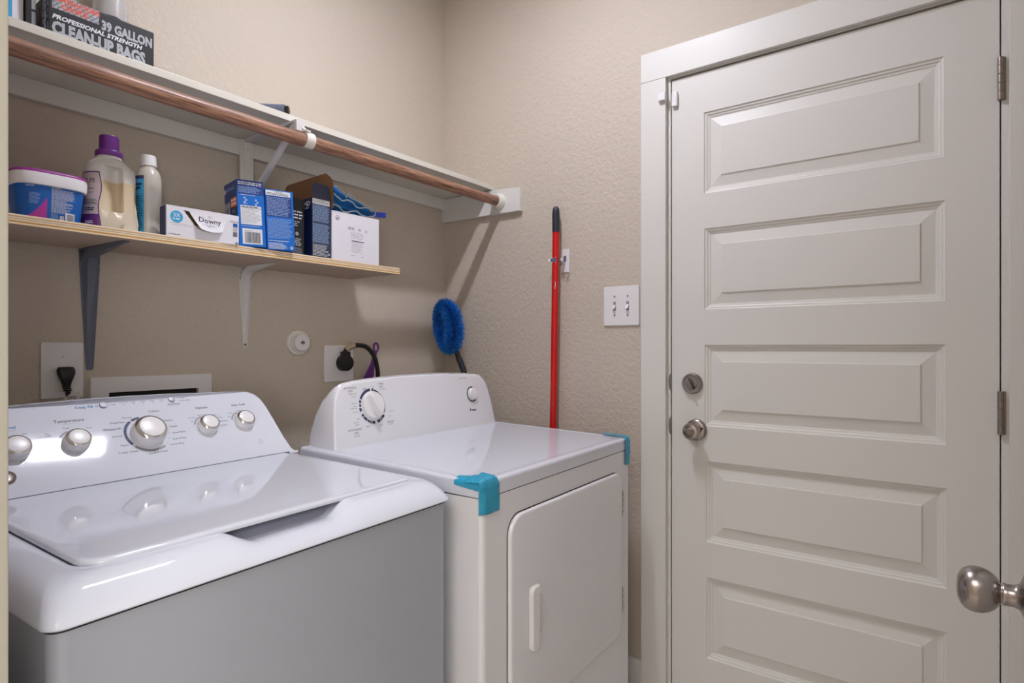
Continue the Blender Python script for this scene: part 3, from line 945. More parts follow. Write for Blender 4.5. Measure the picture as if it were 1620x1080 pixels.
h = mkobj('handle', bm, 'plastic', ld)
h['label'] = 'upright white plastic pull handle'
bm = bmesh.new()
loft(bm, [[(x, y, z) for x, z in rrect(0.0857, 0.6673, 0.3555, 0.8363, 0.0465, 10)] for y in (-0.0006, 0.0005)])
mkobj('door_gap', bm, 'dark', dr)
for z0, z1 in ((0.702, 0.777), (0.421, 0.492)):
    hb = bxo('hinge', 'steel', dr, 0.6655, 0.6735, -0.0095, 0.0, z0, z1, 0.001)
    for i in range(5):
        zz = z0+0.004+(z1-z0-0.008)*i/4
        bxo('knuckle', 'whitesteel', hb, 0.6690, 0.6745, -0.0112, -0.0085, zz-0.0045, zz+0.0045, 0.0008)
bxo('seam_gasket', 'dark', dr, 0.0012, DW-0.0012, 0.0006, 0.60, 0.8888, 0.8935)

# blue tape wrapped over the two front corners of the dryer top
def tape_sheet(name, label, rows, parent_frame, seed):
    """rows of points wrapped over a corner -> thin crinkled sheet"""
    bm = bmesh.new()
    rnd = random.Random(seed)
    g = [[bm.verts.new(Vector(p)) for p in row] for row in rows]
    for a, b in zip(g[:-1], g[1:]):
        for i in range(len(a)-1):
            bm.faces.new((a[i], a[i+1], b[i+1], b[i]))
    bmesh.ops.recalc_face_normals(bm, faces=bm.faces)
    bmesh.ops.subdivide_edges(bm, edges=bm.edges, cuts=3, use_grid_fill=True)
    bmesh.ops.recalc_face_normals(bm, faces=bm.faces)
    bm.normal_update()
    for v in bm.verts:
        v.co += v.normal*(0.0012+0.0020*noise.noise(v.co*75+Vector((seed, 0, 0))))
    o = mkobj(name, bm, 'tape', None, smooth=50)
    o.matrix_world = parent_frame
    md = o.modifiers.new('thick', 'SOLIDIFY')
    md.thickness = 0.0006
    md.offset = 1
    dgv = bpy.context.evaluated_depsgraph_get()
    bpy.context.view_layer.update()
    me = bpy.data.meshes.new_from_object(o.evaluated_get(bpy.context.evaluated_depsgraph_get()))
    o.modifiers.clear()
    o.data = me
    return tag(o, label, 'tape')
DM = Matrix.Translation((0.937, 0.769, 0)) @ Matrix.Rotation(math.radians(2.0), 4, 'Z')
g = 0.0022
# path over the corner: down the front, over the rounded edge, onto the top; columns run along x and turn down the left side
rows = []
prof = [(-0.0055, 0.858), (-0.0058, 0.872), (-0.0056, 0.888), (-0.0054, 0.902), (-0.0050, 0.914), (-0.0028, 0.9215), (0.002, 0.9262), (0.010, 0.9282), (0.022, 0.9288), (0.040, 0.9292)]
for i, (y, z) in enumerate([(y_+0.0024 if y_ < 0.001 else y_, z_) for y_, z_ in prof]):
    row = []
    top = i >= 5
    for j, x in enumerate((0.052, 0.038, 0.024, 0.012, 0.004)):
        row.append((x, y, z+0.0006*math.sin(j*2.1+i)))
    row.append((-0.0052, y+(0.0045 if i > 3 else 0.0095), min(z, 0.925)-(0.0 if i < 4 else 0.001*(i-3))))
    rows.append(row)
t1 = tape_sheet('blue_tape', 'crinkled blue tape over the front left corner of the dryer top', rows, DM, 3)
bm = bmesh.new()
pts_t = [(0.0, 0.9245), (0.012, 0.9262), (0.030, 0.9268), (0.050, 0.9272), (0.072, 0.9262)]
g2 = []
for y, z in pts_t:
    g2.append([bm.verts.new(p) for p in ((0.034-0.30*y, y, z+0.0024), (0.003, y, z+0.0008), (-0.0040, y, z-0.006), (-0.0044, y, 0.905+0.0075*(y/0.072)))])
for a, b in zip(g2[:-1], g2[1:]):
    for i in range(3):
        bm.faces.new((a[i], a[i+1], b[i+1], b[i]))
side = mkobj('side_strip', bm, 'tape', t1, smooth=50)
rows = []
for i, (y, z) in enumerate([(-0.0026, 0.846), (-0.0030, 0.866), (-0.0028, 0.890), (-0.0028, 0.912), (-0.0010, 0.9225), (0.003, 0.9262), (0.016, 0.9285), (0.045, 0.9292), (0.085, 0.9302)]):
    row = []
    for j, x in enumerate((0.700, 0.708, 0.718, 0.728, 0.7395)):
        if i > 4:
            x = 0.7395-(0.7395-x)*(0.85-0.07*(i-4))
        row.append((x, y+(0.003 if j == 4 and i < 5 else 0), z))
    rows.append(row)
tape_sheet('blue_tape', 'narrow blue tape over the front right corner of the dryer top, beside the door casing', rows, DM, 9)
# ================================================================= BACK WALL: CLEATS, SHELVES, ROD, BRACKETS
o = mkobj('wall_cleat', box(bmesh.new(), XL+0.001, 1.7995, YB-0.019, YB, 1.7615, 1.8075, 0.0015), 'trim')
tag(o, 'long painted wooden cleat on the back wall under the upper shelf', 'cleat')
bm = bmesh.new()
prism(bm, [(YB, 1.7115), (1.297, 1.7090), (1.297, 1.7965), (1.425, 1.8045), (YB, 1.8075)], 'x', 1.8000, XW, 0.0025)
o = mkobj('side_cleat', bm, 'trim')
tag(o, 'white end board on the right wall holding the upper shelf and the wooden rod', 'cleat')
bm = box(bmesh.new(), XL+0.001, XW-0.0005, 1.434, YB-0.0005, 1.8078, 1.8262, 0.0018)
o = mkobj('upper_shelf', bm, 'shelfpaint')
tag(o, 'long white painted upper shelf along the back wall', 'shelf')
RY, RZ = 1.395, 1.755
bm = bmesh.new()
tube(bm, [(0.159+i*0.04095, RY+0.0008*math.sin(i*0.7), RZ-0.0022*math.sin(PI*i/40)) for i in range(41)], 0.0176, 24)
o = mkobj('closet_rod', bm, 'oak')
tag(o, 'reddish brown wooden hanging rod below the front of the upper shelf', 'rod')
m = frame((1.7998, RY, RZ), (0, -1, 0), (0, 0, 1))
bm = lathe(bmesh.new(), [(0, 0), (0.0310, 0), (0.0310, 0.004), (0.0275, 0.010), (0.0255, 0.020), (0.0235, 0.0225), (0.0185, 0.0225), (0.0182, 0.004), (0, 0.004)], 40, m)
o = mkobj('rod_socket', bm, 'plastic2')
tag(o, 'round white socket on the end board holding the rod end', 'rod socket')
# shelf-and-rod support
sp = thing('rod_bracket', 'white metal bracket bracing the upper shelf and hooking the rod at mid length', 'bracket', (0.9430, YB, 1.6))
bxo('wall_strip', 'trim', sp, -0.0200, 0.0200, -0.0280, -0.0192, -0.14, 0.2075, 0.0015)
bxo('wall_strip_rib', 'trim', sp, -0.0120, 0.0120, -0.0310, -0.0278, -0.14, 0.2070, 0.0012)
bm = bmesh.new()
box(bm, -0.0125, 0.0125, -0.2900, -0.0312, 0.2005, 0.2075, 0.001)
mkobj('top_arm', bm, 'whitesteel', sp)
bm = bmesh.new()
prism(bm, [(-0.293, 0.2070), (-0.293, 0.178), (-0.288, 0.176), (-0.279, 0.180), (-0.279, 0.2004)], 'x', -0.0125, 0.0125, 0.001)
mkobj('end_block', bm, 'whitesteel', sp)
bm = bmesh.new()
prism(bm, [(-0.2780, 0.2003), (-0.2600, 0.2003), (-0.0315, 0.0250), (-0.0315, 0.0080)], 'x', -0.0085, 0.0085, 0.0025)
mkobj('brace', bm, 'whitesteel', sp)
bm = bmesh.new()
rings = []
for i in range(23):
    a = math.radians(118+(-118-118+(-20))*0+(i/22.0)*(235))
    y, z = math.cos(a), math.sin(a)
    cy, cz = RY-YB, RZ-1.6
    ri, ro = 0.0180, 0.0212
    x0, x1 = 0.003, 0.0290
    rings.append([(x0, cy+y*ri, cz+z*ri), (x1, cy+y*ri, cz+z*ri), (x1, cy+y*ro, cz+z*ro), (x0, cy+y*ro, cz+z*ro)])
loft(bm, rings)
mkobj('hook', bm, 'plastic2', sp, smooth=50)
bm = bmesh.new()
prism(bm, [(-0.318, 0.172), (-0.300, 0.176), (-0.280, 0.192), (-0.280, 0.200), (-0.306, 0.180), (-0.318, 0.1765)], 'x', 0.003, 0.0140, 0.0006)
mkobj('hook_neck', bm, 'plastic2', sp)
pp = Print(sp, (0, -0.0312, 0.18), (1, 0, 0), (0, 0, 1), 'screw_mark')
pp.text('S', 0, -0.006, 0.012, 'inkgrey', 'CENTER').done()

bm = bmesh.new()
box(bm, XL+0.001, 1.3445, 1.452, YB-0.001, 1.4370, 1.4570, 0.0006, 1)
for f in bm.faces:
    f.normal_update()
bmesh.ops.recalc_face_normals(bm, faces=bm.faces)
for f in bm.faces:
    f.material_index = 1 if abs(f.normal.z) > 0.8 else 0
for v in bm.verts:
    v.co -= Vector((0.75, 1.57, 1.437))
o = mkobj('lower_shelf', bm, ['ply', 'plyface'], None, smooth=0, loc=(0.75, 1.57, 1.437))
tag(o, 'short raw plywood shelf with striped edge below the upper shelf', 'shelf')

def bracket(label, xc, ztop, zbot, ytip, wtop_, wbot, mt, screws):
    t = thing('shelf_bracket', label, 'bracket', (xc, YB, ztop), 0, 'stamped steel brackets under the plywood shelf')
    H = ztop-zbot
    D = YB-ytip
    bm = bmesh.new()
    pl = [(-wtop_/2, 0), (wtop_/2, 0), (wtop_/2*0.93, -0.045), (wbot/2, -H+0.004), (wbot/2-0.003, -H), (-wbot/2+0.003, -H), (-wbot/2, -H+0.004), (-wtop_/2*0.93, -0.045)]
    prism(bm, pl, 'y', -0.0025, -0.0003, 0.0005, 1)
    mkobj('wall_arm', bm, mt, t)
    bm = bmesh.new()
    pl = [(-wtop_/2, -0.0025), (wtop_/2, -0.0025), (wtop_/2*0.93, -0.045), (wbot/2, -D+0.004), (wbot/2-0.003, -D), (-wbot/2+0.003, -D), (-wbot/2, -D+0.004), (-wtop_/2*0.93, -0.045)]
    prism(bm, pl, 'z', -0.0022, -0.0002, 0.0005, 1)
    mkobj('shelf_arm', bm, mt, t)
    # pressed rib that sweeps round the corner
    path = [(-0.002, -H+0.012, 0.30), (-0.006, -H*0.80, 0.5), (-0.009, -H*0.5, 0.75), (-0.013, -H*0.25, 0.95)]
    for i in range(7):
        a = math.radians(90*i/6)
        path.append((-0.040+0.025*math.cos(a), -0.046+0.030*math.sin(a), 1.0))
    path += [(-D*0.45, -0.0125, 0.85), (-D*0.7, -0.0090, 0.6), (-D*0.90, -0.004, 0.35)]
    bm = bmesh.new()
    rings = []
    for y, z, w in path:
        hw = wtop_*0.26*w
        deep = Vector((0, -0.002-y if y > -0.02 else 0, 0))
        # the rib opens towards wall or shelf
        i = path.index((y, z, w))
        p0, p1 = path[max(0, i-1)], path[min(len(path)-1, i+1)]
        tx, tz = p1[0]-p0[0], p1[1]-p0[1]
        L = math.hypot(tx, tz)
        ny, nz = tz/L, -tx/L        # towards the corner
        back = 0.014
        rings.append([(-hw*1.5, y+ny*back*(0.9), z+nz*back*0.9), (-hw*0.75, y, z), (hw*0.75, y, z), (hw*1.5, y+ny*back*0.9, z+nz*back*0.9)])
    for r in rings:
        for k, (x, y, z) in enumerate(r):
            r[k] = (x, min(y, -0.001), min(z, -0.001))
    loft(bm, rings, cap0=False, cap1=False, closed=False)
    mkobj('rib', bm, mt, t, smooth=50, recalc=False)
    for sx, sz in screws:
        mkobj('screw', lathe(bmesh.new(), [(0, 0), (0.0042, 0), (0.0036, 0.0016), (0.0018, 0.0018), (0.0014, 0.0006), (0, 0.0006)], 14, frame((sx, -0.0026, sz), (1, 0, 0), (0, 0, 1))), 'brass', t)
    return t
bracket('slate grey steel bracket under the left half of the plywood shelf', 0.554, 1.4368, 1.144, 1.477, 0.046, 0.016, 'slate', ((-0.0165, -0.036), (0.0165, -0.036)))
bracket('white steel bracket under the right half of the plywood shelf', 0.951, 1.4368, 1.198, 1.545, 0.040, 0.014, 'whitesteel', ((-0.014, -0.033), (0.014, -0.033), (0, -0.230)))

# ================================================================= THINGS ON THE PLYWOOD SHELF
SZ = 1.4572
def superpt(a, b, n, phi):
    c, s = math.cos(phi), math.sin(phi)
    return a*math.copysign(abs(c)**(2.0/n), c), b*math.copysign(abs(s)**(2.0/n), s)
def superring(cx, cy, z, a, b, n=3.4, k=56):
    return [(cx+superpt(a, b, n, 2*PI*i/k)[0], cy+superpt(a, b, n, 2*PI*i/k)[1], z) for i in range(k)]
# detergent tub
tb = thing('detergent_tub', 'blue-labelled white tub with a purple lid at the left end of the plywood shelf', 'tub', (0.4175, 1.513, SZ))
A0, A1, B0, B1, TH = 0.0535, 0.0610, 0.046, 0.053, 0.074
def tub_ab(z):
    f = z/TH
    return A0+(A1-A0)*f, B0+(B1-B0)*f
bm = bmesh.new()
loft(bm, [superring(0, 0, z, *[v-(0.004 if z == 0 else 0) for v in tub_ab(z)]) for z in (0, 0.003, 0.02, 0.045, TH)])
mkobj('tub_body', bm, 'tubblue', tb, smooth=50)
bm = bmesh.new()
loft(bm, [superring(0, 0, z, a, b) for z, a, b in ((0.066, 0.0625, 0.0545), (0.067, 0.0640, 0.0565), (0.074, 0.0652, 0.0575), (0.086, 0.0655, 0.0578), (0.0905, 0.0645, 0.0565))])
lid = mkobj('lid', bm, 'plastic', tb, smooth=50)
bm = bmesh.new()
loft(bm, [superring(0, 0, z, a, b) for z, a, b in ((0.0905, 0.0652, 0.0567), (0.0935, 0.0650, 0.0565), (0.0965, 0.0635, 0.055), (0.0975, 0.060, 0.052))])
mkobj('lid_top', bm, 'purple2', lid, smooth=50)
def tub_warp(x, z, l):
    a, b = tub_ab(z)
    a += 0.0001
    u = max(-0.9995, min(0.9995, x/a))
    y = -b*(1-abs(u)**3.4)**(1/3.4)
    return Vector((x*(1+l*2), y-l*1.2, z))
pt = Print(tb, (0, 0, 0), (1, 0, 0), (0, 0, 1), 'printing', warp=tub_warp)
for i in range(18):
    xa, xb = -0.048+0.002*i, -0.046+0.002*i
    pt.poly([(xa, 0.0), (xb, 0.0), (xb, 0.0435*((xb+0.050)/0.038)**1.6), (xa, 0.0435*((xa+0.050)/0.038)**1.6+0.0001)], 'inkmagenta')
pt.up()
pt.fine(-0.0460, 0.061, -0.0320, 0.0645, 2, 'inkwhite')
pt.fine(-0.040, 0.028, -0.022, 0.050, 9, 'inksoft', 0.35, 0.5)
pt.fine(-0.0050, 0.0630, 0.016, 0.0655, 1, 'inkyellow')
pt.fine(-0.0050, 0.0420, 0.036, 0.0625, 11, 'inkwhite', 0.4, 0.15)
pt.fine(-0.0050, 0.0150, 0.036, 0.0415, 14, 'inkwhite', 0.4, 0.45)
pt.fine(-0.0050, 0.0020, 0.010, 0.0140, 7, 'inksoft', 0.4, 0.3)
pt.rect(0.0100, 0.002, 0.0165, 0.0100, 'inkwhite').rect(0.0190, 0.001, 0.0360, 0.0175, 'inkwhite', 4)
pt.up()
pt.arc(0.01325, 0.006, 0.0014, 0.0026, 0, 100, 'ink', 5).arc(0.01325, 0.006, 0.0014, 0.0026, 120, 220, 'ink', 5).arc(0.01325, 0.006, 0.0014, 0.0026, 240, 340, 'ink', 5)
for i in range(7):
    pt.rect(0.0220, 0.0025+i*0.0019, 0.0345, 0.0035+i*0.0019, 'inknavy', 3)
pt.done()
# white bottle with black cap at the very left
bt = thing('spray_bottle', 'white bottle with a black cap, almost hidden behind the door jamb at the left edge', 'bottle', (0.357, 1.635, SZ))
mkobj('bottle_body', lathe(bmesh.new(), [(0, 0), (0.023, 0), (0.0255, 0.003), (0.0255, 0.13), (0.022, 0.165), (0.014, 0.185), (0.011, 0.200), (0, 0.200)], 32), 'milky', bt)
mkobj('cap', lathe(bmesh.new(), [(0, 0.198), (0.0225, 0.198), (0.0225, 0.224), (0.021, 0.227), (0, 0.227)], 28), 'black', bt)
# laundry soap jug with a grip
jg = thing('soap_jug', 'translucent white jug of amber laundry soap with a purple cap', 'jug', (0.5340, 1.5180, SZ))
jp = [(0.000, 0.0490, 0.0400), (0.003, 0.0530, 0.0435), (0.020, 0.0545, 0.0445), (0.040, 0.0515, 0.0430), (0.075, 0.0495, 0.0420), (0.110, 0.0495, 0.0420), (0.128, 0.0485, 0.0415), (0.140, 0.0455, 0.0395), (0.150, 0.0390, 0.0350), (0.157, 0.0300, 0.0285), (0.161, 0.0245, 0.0245), (0.170, 0.0240, 0.0240)]
bm = bmesh.new()
loft(bm, [superring(0, 0, z, a, b, 2.7 if z < 0.15 else 2.0, 64) for z, a, b in jp])
jb = mkobj('jug_body', bm, 'jug', jg, smooth=60)
cb = bmesh.new()
prism(cb, [(-0.0340, -0.0600), (0.0130, -0.0600), (0.0130, -0.0230), (0.0090, -0.0190), (0.0030, -0.0185), (-0.0060, -0.0215), (-0.0340, -0.0415)], 'z', 0.038, 0.138, 0.0045, 3)
cut = mkobj('cutter', cb, 'jug', jg)
apply_bool(jb, cut)
cb = bmesh.new()
rings = []
for i in range(1, 12):
    a = PI*i/12
    rings.append([(0.0400+0.0080+0.018*math.sin(a)*math.cos(t)*0.6, -0.030+0.020*math.sin(a)*math.sin(t), 0.085-0.048*math.cos(a)) for t in [2*PI*j/20 for j in range(20)]])
loft(cb, rings)
cut = mkobj('cutter', cb, 'jug', jg)
apply_bool(jb, cut)
mkobj('cap', lathe(bmesh.new(), [(0, 0.166), (0.0262, 0.166), (0.0268, 0.168), (0.0268, 0.176), (0.0255, 0.1785), (0.0195, 0.1800), (0.0190, 0.2100), (0.0180, 0.2125), (0, 0.2130)], 40), 'purple', jg)
def jwarp(s, z, l):
    a = b = 0.05
    for (z0, a0, b0), (z1, a1, b1) in zip(jp[:-1], jp[1:]):
        if z0 <= z <= z1:
            f = (z-z0)/(z1-z0)
            a, b = a0+(a1-a0)*f, b0+(b1-b0)*f
    x, y = superpt(a+l*1.5, b+l*1.5, 2.7, math.radians(180+s))
    return Vector((x, y, z))
pj = Print(jg, (0, 0, 0), (1, 0, 0), (0, 0, 1), 'label', warp=jwarp)
n = 14
for i in range(n):
    z0, z1 = 0.004+0.118*i/n, 0.004+0.118*(i+1)/n
    e0, e1 = 60+3.5*math.sin(z0*75+1.2), 60+3.5*math.sin(z1*75+1.2)
    for j in range(8):
        pj.poly([(e0*j/8-8*(1-j/8), z0), (e0*(j+1)/8-8*(1-(j+1)/8), z0), (e1*(j+1)/8-8*(1-(j+1)/8), z1), (e1*j/8-8*(1-j/8), z1)], 'labelpink' if z0 > 0.022 else 'purple')
M['labelpink'] = mat('pale_pink_label', (196, 180, 184), 0.5)
pj.up(0.0003)
for i in range(n):
    z0, z1 = 0.004+0.118*i/n, 0.004+0.118*(i+1)/n
    e0, e1 = 60+3.5*math.sin(z0*75+1.2), 60+3.5*math.sin(z1*75+1.2)
    pj.poly([(e0-2, z0), (e0+0.5, z0), (e1+0.5, z1), (e1-2, z1)], 'purple')
for j in range(8):
    pj.poly([(7*j, 0.1195), (7*j+7, 0.1195), (7*j+7, 0.122), (7*j, 0.122)], 'purple')
pj2 = Print(jg, (0, 0, 0), (1, 0, 0), (0, 0, 1), 'lettering', warp=lambda x, y, l: jwarp(x*1150, y, l+0.0003))
pj2.text('ZUM', 0.0070, 0.0970, 0.0150, 'ink', 'LEFT', 0.0, 1.0)
pj2.text('LAUNDRY', 0.0080, 0.0820, 0.0066, 'ink', 'LEFT', 0, 1.0)
pj2.text('SOAP', 0.0200, 0.0740, 0.0060, 'ink', 'LEFT', 0, 1.0)
pj2.fine(0.0080, 0.0500, 0.0460, 0.0620, 4, 'ink', 0.4, 0.2)
pj2.fine(0.0120, 0.0360, 0.0420, 0.0440, 2, 'ink', 0.6, 0.3)
pj2.arc(0.018, 0.026, 0.002, 0.003, 0, 360, 'ink', 12).arc(0.028, 0.026, 0.002, 0.003, 0, 360, 'ink', 12).arc(0.038, 0.026, 0.002, 0.003, 0, 360, 'ink', 12)
pj2.fine(0.0150, 0.0080, 0.0400, 0.0150, 2, 'inkwhite', 0.6, 0.2)
pj.done()
pj2.done()
# plain bottle with blue label
bo = thing('plastic_bottle', 'milky plastic bottle with a white cap and a narrow blue label, right of the jug', 'bottle', (0.6270, 1.5470, SZ))
mkobj('bottle_body', lathe(bmesh.new(), [(0, 0), (0.0245, 0), (0.0270, 0.003), (0.0270, 0.140), (0.0262, 0.150), (0.0215, 0.163), (0.0150, 0.170), (0.0135, 0.176), (0, 0.176)], 40), 'bottlebody', bo, smooth=60)
mkobj('cap', lathe(bmesh.new(), [(0, 0.174), (0.0165, 0.174), (0.0168, 0.176), (0.0163, 0.196), (0.0150, 0.199), (0, 0.199)], 36), 'plastic', bo)
pb = Print(bo, (0, 0, 0), (1, 0, 0), (0, 0, 1), 'label', warp=lambda x, y, l: Vector(((0.0271+l)*math.cos(math.radians(x)), (0.0271+l)*math.sin(math.radians(x)), y)))
pb.rect(165, 0.012, 228, 0.138, 'sky', 10)
pb.rect(165, 0.138, 228, 0.146, 'inknavy', 10)
pb.up()
pb.fine(175, 0.112, 222, 0.130, 2, 'inknavy', 0.6)
pb.fine(175, 0.020, 224, 0.100, 14, 'inknavy', 0.3)
pb.done()

def carton(name, label, cat, x, y, w, d, h, mt, rz=0, tilt=0, z=SZ, side=None, sub='carton'):
    t = thing(name, label, cat, (x, y, z), math.radians(rz))
    t.rotation_euler = (0, math.radians(tilt), math.radians(rz))
    bm = box(bmesh.new(), 0, w, 0, d, 0, h, 0.0012, 1)
    bmesh.ops.recalc_face_normals(bm, faces=bm.faces)
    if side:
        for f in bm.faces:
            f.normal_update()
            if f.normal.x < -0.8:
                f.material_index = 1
    mkobj(sub, bm, [mt, side] if side else mt, t, smooth=0)
    return t
# dryer sheet carton, its perforated flap peeled open
ds = thing('dryer_sheet_box', 'white dryer sheet carton with a torn front flap and a blue round mark', 'carton', (0.6280, 1.4600, SZ), math.radians(-4))
Wd, Hd, Dd = 0.1690, 0.0725, 0.036
hole = [(0.0500, 0.0640), (0.0800, 0.0280), (0.1200, 0.0235), (0.1340, 0.0240), (0.1400, 0.0600), (0.0560, 0.0660)]
bm = bmesh.new()
# front with opening: ring of quads between outline and hole
outer = [(0, 0), (Wd, 0), (Wd, Hd), (0, Hd)]
teeth = []
for i in range(11):
    f = i/10
    x, z = 0.0385+(0.0680-0.0385)*f, 0.0650+(0.0270-0.0650)*f
    teeth.append((x+(0.0011 if i % 2 else 0), z))
holepts = teeth+[(0.0780, 0.0240), (0.0950, 0.0225), (0.1180, 0.0225), (0.1180, 0.0450), (0.0800, 0.0640)]
co_ = [bm.verts.new((x, 0, z)) for x, z in outer]
ch_ = [bm.verts.new((x, 0, z)) for x, z in holepts]
nt_ = len(teeth)
bm.faces.new([co_[0]]+[ch_[i] for i in range(0, nt_)][::-1]+[co_[3]])
bm.faces.new([co_[3], ch_[0], ch_[-1], co_[2]])
bm.faces.new([co_[2], ch_[-1], ch_[-2], ch_[-3], co_[1]])
bm.faces.new([co_[1], ch_[-3], ch_[-4], ch_[-5], ch_[nt_-1], co_[0]])
for a, c in ((0, 1), (1, 2), (2, 3), (3, 0)):
    (xa, za), (xc, zc) = outer[a], outer[c]
    bm.faces.new([bm.verts.new(p) for p in ((xa, 0, za), (xc, 0, zc), (xc, Dd, zc), (xa, Dd, za))])
bm.faces.new([bm.verts.new(p) for p in ((0, Dd, 0), (Wd, Dd, 0), (Wd, Dd, Hd), (0, Dd, Hd))])
bm.faces.ensure_lookup_table()
mkobj('carton', bm, 'whitecard', ds, smooth=0)
bm = box(bmesh.new(), 0.034, 0.125, 0.0085, 0.0095, 0.004, 0.034)
mkobj('dryer_sheets', bm, 'beigetag', ds)
bm = box(bmesh.new(), 0.004, Wd-0.004, Dd-0.006, Dd-0.004, 0.004, Hd-0.004)
mkobj('carton_lining', bm, 'card', ds)
# flap curling forward
def flapP(u, v, l=0.0):
    """u 0..1 along the hinge, v 0..1 towards the free tip"""
    xa, za = 0.0500+(0.1405-0.0500)*u, 0.0660-0.003*u
    xb, zb = 0.0740+(0.1255-0.0740)*u, 0.0245-0.004*math.sin(u*PI)
    bend = 0.0105*v*v*(1.2-0.5*u)
    return Vector((xa+(xb-xa)*v, -0.0006-bend-l, za+(zb-za)*v))
bm = bmesh.new()
g = [[bm.verts.new(flapP(i/10, j/8)) for i in range(11)] for j in range(9)]
for j in range(8):
    for i in range(10):
        bm.faces.new((g[j][i], g[j][i+1], g[j+1][i+1], g[j+1][i]))
fl = mkobj('flap', bm, 'whitecard', ds, smooth=60)
pf = Print(fl, (0, 0, 0), (1, 0, 0), (0, 0, 1), 'lettering', warp=lambda x, y, l: flapP((x-0.0500-0.024*((0.0660-y)/0.042))/(0.0905-0.039*((0.0660-y)/0.042)), (0.0660-y)/0.042, l+0.0003))
pf.text('Downy', 0.0710, 0.0445, 0.0175, 'ink', 'LEFT', 0.01, 1.02)
pf.text('light', 0.0880, 0.0360, 0.0105, 'inkgrey', 'LEFT', 0, 1.1)
pf.arc(0.0960, 0.0590, 0.0015, 0.0022, 0, 360, 'inkgrey', 14).arc(0.0995, 0.0590, 0.0024, 0.0030, 0, 360, 'inkgrey', 14)
pf.rect(0.0775, 0.0378, 0.0850, 0.0384, 'inkgrey').rect(0.1070, 0.0378, 0.1120, 0.0384, 'inkgrey')
pf.done()
pd = Print(ds, (0, 0, 0), (1, 0, 0), (0, 0, 1), 'printing', warp=lambda x, y, l: Vector((x, -l, y)))
pd.arc(0.0235, 0.0475, 0, 0.0140, 0, 360, 'sky', 32)
pd.up().text('3X', 0.0235, 0.0470, 0.0130, 'inkwhite', 'CENTER', 0.01)
pd.fine(0.0150, 0.0405, 0.0320, 0.0445, 1, 'inkwhite', 0.7, 0)
pd.fine(0.0100, 0.0315, 0.0460, 0.0330, 1, 'inkgrey', 0.5, 0).fine(0.0140, 0.0275, 0.0580, 0.0290, 1, 'inkgrey', 0.5, 0)
pd.fine(0.0070, 0.0050, 0.0350, 0.0075, 1, 'ink', 0.6, 0.2)
pd.text('80', 0.1600, -0.0010, 0.0105, 'ink', 'LEFT', 0.01)
pd.rect(0.1545, 0.0190, 0.1655, 0.0440, 'inkgrey').up()
pd.rect(0.1545, 0.0440, 0.1655, 0.0520, 'tubblue').fine(0.1550, 0.0300, 0.1650, 0.0430, 3, 'inkwhite', 0.4, 0).fine(0.1548, 0.0195, 0.1652, 0.0300, 6, 'inknavy', 0.6, 0.1)
pd.fine(0.1470, 0.0540, 0.1740, 0.0590, 2, 'inkgrey', 0.4, 0.1)
pd.rect(0.0, 0.0001, 0.0012, Hd, 'inknavy')
pd.done()
ps = Print(ds, (0, Dd, 0), (0, -1, 0), (0, 0, 1), 'side_print')
ps.rect(0.001, 0.001, Dd-0.001, Hd-0.001, 'inknavy').done()

# two blue light bulb cartons
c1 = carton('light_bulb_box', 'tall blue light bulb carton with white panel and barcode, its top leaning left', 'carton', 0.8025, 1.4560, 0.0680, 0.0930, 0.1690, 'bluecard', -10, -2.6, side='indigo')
p = Print(c1, (0, -0.0, 0), (1, 0, 0), (0, 0, 1))
p.rect(0.0005, 0.1330, 0.0675, 0.1680, 'indigo').rect(0.0070, 0.0560, 0.0590, 0.1040, 'inkwhite').rect(0.0090, 0.0060, 0.0590, 0.0455, 'inkwhite').up()
p.fine(0.0030, 0.1560, 0.0640, 0.1650, 2, 'inkwhite', 0.55, 0.1).fine(0.0030, 0.1360, 0.0600, 0.1530, 6, 'inksoft', 0.4, 0.3)
p.fine(0.0070, 0.1300, 0.0600, 0.1320, 1, 'inkwhite', 0.5, 0.4)
for (x, y) in ((0.014, 0.1180), (0.042, 0.1140)):
    for k in range(3):
        p.arc(x+0.004+0.004*(k % 2), y+0.0055-0.0055*k, 0.0012, 0.0024, 0, 360, 'inkwhite', 9)
    p.fine(x, y-0.011, x+0.012, y-0.007, 2, 'inksoft')
p.fine(0.0090, 0.0590, 0.0575, 0.0960, 12, 'inkgrey', 0.35, 0.3)
p.rect(0.0090, 0.0975, 0.0575, 0.0985, 'ink').fine(0.0090, 0.0990, 0.0560, 0.1025, 1, 'ink', 0.6, 0.1)
p.barcode(0.0150, 0.0090, 0.0530, 0.0370).fine(0.0150, 0.0385, 0.0400, 0.0410, 1, 'inkgrey', 0.6)
p.fine(0.0070, 0.0500, 0.0590, 0.0535, 2, 'inksoft', 0.5, 0.2)
p.done()
p = Print(c1, (0, 0.0930, 0), (0, -1, 0), (0, 0, 1))
p.rect(0.046, 0.1030, 0.089, 0.1260, 'inkorange').rect(0.046, 0.082, 0.089, 0.1020, 'inknavy').up()
p.fine(0.050, 0.1060, 0.085, 0.1240, 2, 'inkwhite', 0.5, 0.1)
p.text('refresh', 0.0140, 0.1470, 0.0150, 'inksoft', 'LEFT', 0.01, 1.3)
p.text('1', 0.0700, 0.1440, 0.0180, 'inksoft', 'LEFT')
p.text('12 ct', 0.0530, 0.0880, 0.0120, 'inksoft', 'LEFT', 0.01, 0.9)
p.arc(0.0075, 0.1490, 0.0, 0.0060, 0, 360, 'inkwhite', 16)
for cx_ in (0.012, 0.032):
    p.arc(cx_, 0.1100, 0.0, 0.0100, 0, 360, 'inksilver', 20).rect(cx_-0.0065, 0.0820, cx_+0.0065, 0.1060, 'inksilver')
p.up()
